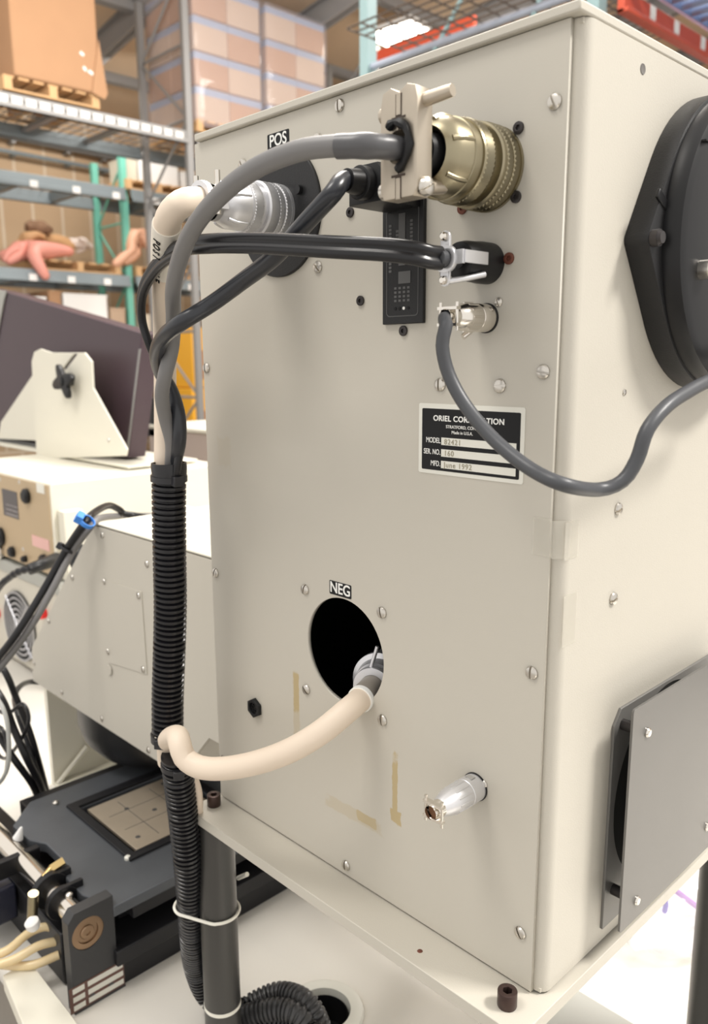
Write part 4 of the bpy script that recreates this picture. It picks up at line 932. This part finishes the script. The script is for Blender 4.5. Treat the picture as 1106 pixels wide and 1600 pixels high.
# ================================================================== WAREHOUSE RACKS
def upright_frame(t, x0, x1, y, zt, m, w=.09):
    for x in (x0, x1):
        b = B(); b.box(x-w*.4, x+w*.4, y-w/2, y+w/2, FLOOR+.01, zt); b.box(x-w*.8, x+w*.8, y-w*.8, y+w*.8, FLOOR, FLOOR+.01); b.obj('upright', m, t)
    z = FLOOR+.3; k = 0
    while z < zt-.5:
        b = B(); b.cyl((x0, y, z), (x1, y, z), .016, seg=8); b.obj('brace', m, t)
        b = B(); b.cyl((x0 if k % 2 else x1, y, z), (x1 if k % 2 else x0, y, z+.75), .016, seg=8); b.obj('brace', m, t)
        z += .75; k += 1
def beam(t, x, y0, y1, z0, z1, m, labels=(), lm=None):
    b = B(); b.box(x-.03, x+.02, y0, y1, z0, z1); b.box(x-.03, x+.04, y0, y1, z0, z0+(z1-z0)*.35); o = b.obj('beam', m, t, bevel=.004)
    for y in labels:
        b = B(); b.box(x+.04, x+.043, y-.05, y+.05, z0+.005, z0+.085); b.obj('label_holder', lm or white_m, o, smooth=0)
def deck(t, x0, x1, y0, y1, z, m, step=.09, name='wire_deck'):
    b = B(); y = y0
    while y < y1: b.box(x0, x1, y-.004, y+.004, z-.004, z+.004); y += step
    x = x0
    while x < x1: b.box(x-.004, x+.004, y0, y1, z-.008, z); x += step*1.6
    b.obj(name, m, t, smooth=0)
# nearer galvanised rack on the left
ra = thing('pallet_rack', (-7.9, 5, FLOOR), 'tall galvanised pallet rack carrying the wrapped pallets, rising behind the left edge of the cabinet', 'rack')
for y in (2.1, 4.96, 7.9): upright_frame(ra, -7.4, -8.3, y, 4.4 if y > 3 else 4.0, rack_pale, .075)
for y0, y1 in ((2.15, 4.95), (5.05, 7.85)):
    beam(ra, -7.4, y0, y1, 2.74, 2.87, rack_pale); beam(ra, -8.4, y0, y1, 2.74, 2.87, rack_grey)
    deck(ra, -8.38, -7.42, y0, y1, 2.875, rack_pale, .12)
    b = B(); y = y0+.05
    while y < y1-.1: b.box(-7.362, -7.355, y, y+.095, 2.775, 2.835); y += .135
    b.obj('slot_row', white_m, ra, smooth=0)
    for y in (y0+.7, y0+1.4, y0+2.1): b = B(); b.box(-8.4, -7.4, y-.03, y+.03, 2.80, 2.84); b.obj('cross_bar', rack_pale, ra)
# green framed rack behind it
rb = thing('pallet_rack', (-10, 5, FLOOR), 'mint green framed rack with blue grey beams against the block wall', 'rack')
for y in (2.65, 5.45, 8.25): upright_frame(rb, -9.73, -10.5, y, 3.12, rack_green, .09)
for y0, y1 in ((2.7, 5.4), (5.5, 8.2)):
    for z0, z1, lb in ((2.50, 2.66, .55), (1.40, 1.545, .5), (.30, .44, .6)):
        beam(rb, -9.6, y0, y1, z0, z1, rack_grey, [y0+.35+lb*k for k in range(5)]); beam(rb, -10.5, y0, y1, z0, z1, rack_grey)
        deck(rb, -10.48, -9.62, y0, y1, z1+.004, rack_pale, .14)
        for k in range(3): b = B(); b.box(-10.48, -9.62, y0+.5+.8*k-.04, y0+.5+.8*k+.04, z0+.02, z1-.01); b.obj('cross_bar', rack_grey, rb)
# wall pipe
b = B(); a, c = P(-60, 196, 'x', -11.35), P(186, 246, 'x', -11.35); b.cyl(a, c, .06, seg=20)
for k in (.3, .65, .9): q = a.lerp(c, k); b.box(-11.5, -11.35, q.y-.03, q.y+.03, q.z-.09, q.z-.05)
b.obj('wall_pipe', rack_pale, tag=('long pale pipe running along the concrete block wall', 'pipe'))
b = B(); b.cyl(a-V((0, 0, .22)), c-V((0, 0, .22)), .03, seg=14)
for k in (.3, .65, .9): q = a.lerp(c, k); b.box(-11.5, -11.35, q.y-.02, q.y+.02, q.z-.26, q.z-.22)
b.obj('conduit_pipe', rack_grey, tag=('thin grey pipe just below the thicker pale pipe on the block wall', 'pipe'))
# pallets
def pallet(loc, text_, w=1.0, l=1.1, group=None):
    t = thing('wooden_pallet', loc, text_, 'pallet', group); x, y, z = loc
    b = B()
    for k in range(7): yy = y-l/2+(l-.10)*k/6; b.box(x-w/2, x+w/2, yy, yy+.10, z+.105, z+.125)
    b.obj('deck_boards', wood, t)
    for k in (-1, 0, 1):
        b = B(); b.box(x+k*(w/2-.03)-.03, x+k*(w/2-.03)+.03, y-l/2, y+l/2, z+.018, z+.105) if False else b.box(x-w/2, x+w/2, y+k*(l/2-.04)-.04, y+k*(l/2-.04)+.04, z+.018, z+.105)
        b.obj('stringer', wood, t)
    for u in (-w/2, w/2-.1): b = B(); b.box(x+u, x+u+.1, y-l/2, y+l/2, z, z+.018); b.obj('bottom_board', wood, t)
    return t
ZA = 2.884
pallet((-7.85, 3.42, ZA), 'wooden pallet under the huge cardboard bin at the top left', 1.0, .95)
pallet((-7.85, 5.52, ZA), 'wooden pallet under the left film-wrapped carton stack', 1.0, .95)
pallet((-7.85, 6.52, ZA), 'wooden pallet under the right film-wrapped carton stack', 1.0, .95)
# huge cardboard bin with a torn lower corner
t = thing('cardboard_bin', (-7.8, 3.44, ZA+.126), 'huge plain cardboard bin standing on the top shelf at the upper left', 'cardboard box')
b = B(); z0 = ZA+.127; b.box(-8.3, -7.32, 3.04, 3.90, z0, z0+1.15); b.obj('body', card, t, bevel=.02)
b = B(); b.plate([(3.80, z0+.0), (3.93, z0-.04), (3.965, z0+.02), (3.90, z0+.5)], [], (-7.315, 0, 0), (0, 1, 0), (0, 0, 1), .01); b.obj('torn_flap', card, t)
for y, z, w_, h_ in ((3.72, .33, .05, .05), (3.74, .20, .04, .06), (3.80, .18, .06, .05)):
    b = B(); b.plate([(y-w_/2, z0+z), (y+w_*.3, z0+z-h_*.4), (y+w_/2, z0+z+h_*.1), (y-w_*.2, z0+z+h_/2)], [], (-7.32, 0, 0), (0, 1, 0), (0, 0, 1), .004); b.obj('tape_patch', white_m, t, smooth=0)
# film wrapped cartons: one carton with its tape, copied
def carton(loc, lab_, m, grp):
    x, y, z = loc; t = thing('carton', loc, lab_, 'carton', grp)
    b = B(); b.box(x-.235, x+.235, y-.225, y+.225, z, z+.345); b.obj('body', m, t, bevel=.012)
    b = B(); b.box(x-.2365, x+.2365, y-.2265, y+.2265, z+.262, z+.337); b.obj('tape_band', blue_tape, t, bevel=.006)
    return t
zc0 = ZA+.128
proto = {}
for si, (y0, nm) in enumerate(((5.29, 'left'), (6.29, 'right'))):
    grp = 'cartons in the %s wrapped stack' % nm
    for r in range(4):
        for cc in range(2):
            for d in range(2):
                key = (r+cc+si) % 2
                loc = V((-7.62-.475*d, y0+.455*cc, zc0+.352*r))
                row = ('lowest', 'second lowest', 'third', 'topmost')[r]
                lb = '%s row, %s %s carton of the %s film-wrapped stack' % (row, 'front' if d == 0 else 'rear', ('left', 'right')[cc], nm)
                if key not in proto: proto[key] = carton(loc, lb, (card2, card)[key], grp)
                else: copy_thing(proto[key], loc, lb, group=grp)
for y0, nm in ((5.29, 'left'), (6.29, 'right')):
    b = B(); x0_, x1_, ya, yb2, za, zb2 = -8.345, -7.36, y0-.245, y0+.70, ZA+.06, zc0+1.42
    nx, ny, nz = 10, 12, 22
    def skin(p, n):
        k = mnoise.noise(p*2.2)*.03+mnoise.noise(p*6)*.014; return p+n*(abs(k)+.004)
    for n, o_, u_, v_, nu_, nv_ in ((V((1, 0, 0)), V((x1_, ya, za)), V((0, yb2-ya, 0)), V((0, 0, zb2-za)), ny, nz), (V((0, -1, 0)), V((x0_, ya, za)), V((x1_-x0_, 0, 0)), V((0, 0, zb2-za)), nx, nz),
                               (V((0, 1, 0)), V((x1_, yb2, za)), V((x0_-x1_, 0, 0)), V((0, 0, zb2-za)), nx, nz), (V((-1, 0, 0)), V((x0_, yb2, za)), V((0, ya-yb2, 0)), V((0, 0, zb2-za)), ny, nz), (V((0, 0, 1)), V((x0_, ya, zb2)), V((x1_-x0_, 0, 0)), V((0, yb2-ya, 0)), nx, ny)):
        g = [[b.bm.verts.new(skin(o_+u_*(i/nu_)+v_*(j/nv_), n if 0 < i < nu_ and 0 < j < nv_ else V((0, 0, 0)))) for i in range(nu_+1)] for j in range(nv_+1)]
        for j in range(nv_):
            for i in range(nu_): b.bm.faces.new((g[j][i], g[j][i+1], g[j+1][i+1], g[j+1][i]))
    bmesh.ops.remove_doubles(b.bm, verts=b.bm.verts, dist=1e-5)
    b.obj('stretch_film', film_m, smooth=180, tag=('shiny clear stretch film round the %s carton stack on the tall rack' % nm, 'stretch film'))
# goods on the green rack
ZB, ZC_, ZD = 2.67, 1.555, .455
def crate(name, x0, x1, y0, y1, z0, z1, m, lb, cat='box', bev=.012):
    b = B(); b.box(x0, x1, y0, y1, z0, z1); o = thing(name, ((x0+x1)/2, (y0+y1)/2, z0), lb, cat); b.obj('body', m, o, bevel=bev)
    b = B(); b.box(x0-.004, x1+.004, y0-.004, y1+.004, z1-.03, z1+.004); b.obj('lid', m, o, bevel=.004); return o
pallet((-10.05, 5.95, ZB), 'wooden pallet under the white appliance on the upper green rack beam', .85, 1.0)
crate('white_appliance', -10.3, -9.72, 5.72, 6.32, ZB+.128, ZB+.50, white_m, 'white boxy appliance sitting on a pallet, upper level of the green rack', 'appliance')
crate('plastic_crate', -10.2, -9.75, 5.52, 5.69, ZB+.128, ZB+.42, mat('translucent crate', (.62, .58, .48), .4), 'pale translucent crate left of the white appliance', 'crate')
crate('round_canister', -10.0, -9.75, 6.38, 6.48, ZB+.128, ZB+.36, white_m, 'small white canister just right of the white appliance', 'canister')
pallet((-10.05, 4.72, ZC_), 'wooden pallet under the pink mannequin heap', .85, 1.15)
pallet((-10.05, 6.00, ZC_), 'wooden pallet under the tan mannequin heap right of the green upright', .85, 0.95)
def mannequin(name, J, E_, m, lb):
    "J: joints {name:(point, radius)}"
    me = bpy.data.meshes.new(name); ks = list(J); me.from_pydata([J[k][0] for k in ks], [(ks.index(a), ks.index(c)) for a, c in E_], [])
    o = bpy.data.objects.new(name, me); C.objects.link(o); o.modifiers.new('skin', 'SKIN'); ss = o.modifiers.new('s', 'SUBSURF'); ss.levels = ss.render_levels = 1
    sv = me.skin_vertices[0].data
    for i, k in enumerate(ks): sv[i].radius = (J[k][1],)*2; sv[i].use_root = (i == 0)
    o.modifiers['skin'].use_smooth_shade = True
    dg = bpy.context.evaluated_depsgraph_get(); m2 = bpy.data.meshes.new_from_object(o.evaluated_get(dg))
    bpy.data.objects.remove(o); bpy.data.meshes.remove(me)
    b = B(); b.bm.from_mesh(m2); bpy.data.meshes.remove(m2); return b.obj(name, m, tag=(lb, 'mannequin'), smooth=180)
X = lambda x, y, d=-9.8: P(x, y, 'x', d)
body_e = [('hip', 'waist'), ('waist', 'chest'), ('chest', 'neck'), ('neck', 'head'), ('chest', 's1'), ('s1', 'e1'), ('e1', 'h1'), ('chest', 's2'), ('s2', 'e2'), ('e2', 'h2'), ('hip', 'k1'), ('k1', 'f1'), ('hip', 'k2'), ('k2', 'f2')]
def figure(pp, d, m, lb, sc_=1):
    R = dict(hip=.15, waist=.12, chest=.16, neck=.06, head=.11, s1=.08, e1=.055, h1=.04, s2=.08, e2=.055, h2=.04, k1=.10, f1=.055, k2=.10, f2=.055)
    J = {k: (X(v[0], v[1], d+(v[2] if len(v) > 2 else 0)), R[k]*sc_) for k, v in pp.items()}
    J = {k: J[k] for k in ['hip']+[q for q in J if q != 'hip']}
    return mannequin('mannequin', J, body_e, m, lb)
figure(dict(hip=(62, 390), waist=(48, 390), chest=(28, 394), neck=(10, 398), head=(0, 404), s1=(28, 386, .1), e1=(12, 396, .1), h1=(6, 410, .1), s2=(24, 402, .1), e2=(14, 408, .1), h2=(10, 412, .1), k1=(88, 390, .1), f1=(116, 394, .1), k2=(50, 396, .30), f2=(75, 438, .36)), -9.85, pink, 'pink mannequin on the pallet heap with one leg hanging over the grey blue beam')
figure(dict(hip=(70, 376), waist=(58, 375), chest=(44, 376), neck=(34, 380), head=(27, 388), s1=(44, 370, .2), e1=(60, 366, .2), h1=(72, 372, .2), s2=(40, 384, -.1), e2=(30, 392, 0), h2=(24, 398, 0), k1=(92, 380), f1=(118, 386), k2=(88, 372), f2=(112, 380)), -10.15, mat('tan mannequin plastic', (.68, .40, .20), .5), 'tan mannequin lying on top of the pink one on the pallet heap', .9)
figure(dict(hip=(118, 382), waist=(126, 380), chest=(133, 381), neck=(139, 384), head=(145, 388), s1=(133, 376, .1), e1=(128, 374, .1), h1=(122, 372, .1), s2=(133, 386), e2=(126, 392), h2=(118, 394), k1=(108, 378), f1=(98, 380), k2=(104, 384), f2=(94, 386)), -10.2, mat('pale mannequin plastic', (.72, .62, .56), .5), 'small pale mannequin at the right end of the pallet heap', .6)
figure(dict(hip=(190, 376), waist=(203, 372), chest=(219, 371), neck=(232, 376), head=(240, 384), s1=(222, 364, .1), e1=(234, 390, .1), h1=(240, 402, .1), s2=(216, 382, 0), e2=(206, 396, 0), h2=(194, 404, 0), k1=(204, 395, .1), f1=(176, 416, .1), k2=(216, 398, .1), f2=(190, 412, .1)), -9.75, flesh, 'flesh coloured mannequin sprawled on the pallet right of the green upright')
b = B(); c = X(60, 357, -10.05)
r = bmesh.ops.create_icosphere(b.bm, subdivisions=3, radius=1)
for v in r['verts']: k = 1+mnoise.noise(v.co*3)*.4; v.co = V((v.co.x*.14, v.co.y*.17, v.co.z*.09))*k+c
b.obj('brown_wig', hair_m, smooth=80, tag=('shaggy brown wig perched on top of the pink and tan mannequins', 'wig'))
lows = [('storage_tote', 3.62, 4.02, 1.24, mat('blue bin', (.08, .16, .35), .5), 'dark blue tote on the lower shelf at the far left', 'tote'),
 ('carton', 4.06, 4.24, 1.22, white_m, 'narrow white carton beside the blue tote on the lower shelf', 'carton'),
 ('carton', 4.28, 4.44, 1.30, card, 'brown carton left of the long white box, lower shelf', 'carton'),
 ('carton', 4.47, 5.08, 1.28, white_m, 'long white box on the lower shelf directly left of the green upright', 'carton'),
 ('carton', 5.12, 5.34, 1.12, card2, 'tan carton squeezed between the long white box and the green upright', 'carton'),
 ('carton', 5.56, 5.86, 1.05, mat('oat carton', (.62, .55, .44), .7), 'oat coloured carton right of the green upright on the lower shelf', 'carton'),
 ('carton', 5.90, 6.20, 1.22, card, 'brown carton on the lower shelf just left of the orange crates', 'carton')]
for nm, y0, y1, z1, m, lb, cat in lows: crate(nm, -10.3, -9.66, y0, y1, ZD, z1, m, lb, cat)
# orange yellow steel bins to the right, seen through the gap beside the conduit
for y0, y1, z0, z1, lb in ((5.75, 6.33, -.80, .05, 'orange yellow steel bin seen left of the grey rack upright, lower one'), (5.78, 6.30, .06, .85, 'orange yellow steel bin seen left of the grey rack upright, upper one'), (6.45, 7.3, -.60, .80, 'tall orange yellow steel bin seen right of the grey rack upright')):
    if z1 > .5 or True:
        t = thing('steel_bin', (-9.1, (y0+y1)/2, z0), lb, 'bin')
        b = B(); b.box(-9.35, -8.75, y0, y1, z0, z1); b.obj('body', yellow_m, t, bevel=.01)
        b = B(); b.box(-8.75, -8.735, y0+.08, y1-.08, z0+.12, z1-.30); b.obj('front_recess', mat('rust orange', (.42, .17, .03), .6), t)
crate('pallet_block', -9.4, -8.7, 5.7, 7.35, FLOOR, -.81, wood, 'timber blocks under the orange bins on the floor', 'timber')
b = B(); b.box(-9.35, -8.75, 6.45, 7.3, -.80, -.61); b.obj('grey_scrap_tray', dgrey, tag=('dark grey tray under the tall orange bin', 'tray'))

# rack behind the cabinet on the right
rc = thing('pallet_rack', (-2.5, 4.4, FLOOR), 'teal framed rack with orange beams rising behind the top of the cabinet', 'rack')
for x in (-1.78, -3.42):
    for y in (3.7, 6.6):
        b = B(); b.box(x-.035, x+.035, y-.045, y+.045, FLOOR, 3.3); b.obj('upright', rack_teal, rc, bevel=.003)
zt_ = 2.29
b = B(); b.cyl((-1.80, 3.7, zt_), (-3.40, 3.7, zt_), .022, seg=20); b.obj('rail_tube', mat('pale blue tube', (.42, .46, .55), .35, .3), rc)
deck(rc, -3.10, -1.82, 3.20, 4.76, zt_+.03, mat('dark mesh wire', (.12, .09, .07), .5, .5), .075)
b = B(); b.cyl((-3.35, 3.70, 1.7), (-2.2, 3.70, 3.0), .014, seg=8); b.cyl((-1.82, 3.70, 2.9), (-2.35, 3.70, 1.9), .014, seg=8); b.obj('brace', rack_teal, rc)
for x, z0, z1, lbs in ((-1.70, 2.13, 2.235, (4.0, 4.28, 4.62, 4.95, 5.3, 5.7)),):
    b = B(); b.box(x+.036, x+.075, 3.7, 6.6, z0, z1); b.box(x+.036, x+.095, 3.7, 6.6, z0, z0+.02); ob_ = b.obj('orange_beam', orange_b, rc, bevel=.003)
    for y in lbs: b = B(); b.box(x+.075, x+.078, y-.03, y+.03, z0+.035, z0+.10); b.obj('label_holder', white_m, ob_, smooth=0)
ob0 = P(582, 84, 'y', 6.58); b = B(); b.box(ob0.x, ob0.x+1.4, 6.55, 6.60, ob0.z-.16, ob0.z); b.obj('orange_beam', orange_b, rc)
roller = mat('grey roller', (.45, .45, .48), .3, .7)
y = 3.8; b = B()
while y < 6.5: b.cyl((-2.6, y, 2.06), (-1.75, y, 2.06), .024, seg=12); y += .085
b.obj('roller_bed', roller, rc)
y = 3.8; b = B()
while y < 6.6: b.cyl((-1.60, y, 2.30), (-.5, y, 2.30), .024, seg=12); y += .12
b.box(-1.62, -1.60, 3.7, 6.6, 2.27, 2.34); b.box(-.50, -.48, 3.7, 6.6, 2.27, 2.34)
rb2 = thing('roller_conveyor', (-1, 5, 2.236), 'blue grey roller conveyor resting on the orange beam at the top right', 'conveyor'); b.obj('rollers', mat('blue roller', (.25, .32, .50), .3, .6), rb2)
b = B(); b.box(-1.62, -.45, 3.7, 3.76, 2.237, 2.27); b.box(-1.60, -.45, 5.0, 5.06, 2.237, 2.27); b.box(-1.60, -.45, 6.5, 6.56, 2.237, 2.27); b.obj('cross_member', card, rb2)
# lit high bay lamp
lc = P(622, 56, 'z', 4.4)
t = thing('high_bay_lamp', lc, 'bright lit high bay lamp hanging from the tan roof', 'lamp')
b = B(); b.box(-.34, .34, -.20, .20, 0, .03, Matrix.Translation(lc) @ Matrix.Rotation(math.radians(5), 4, 'Z')); b.obj('lens', lampglow, t, bevel=.01)
b = B(); b.box(-.36, .36, -.22, .22, .032, .10, Matrix.Translation(lc) @ Matrix.Rotation(math.radians(5), 4, 'Z')); b.obj('housing', white_m, t, bevel=.01)
b = B(); b.cyl(lc+V((0, 0, .1)), (lc.x, lc.y, roof_z(lc.x)), .01, seg=6); b.obj('hanger', rack_pale, t)
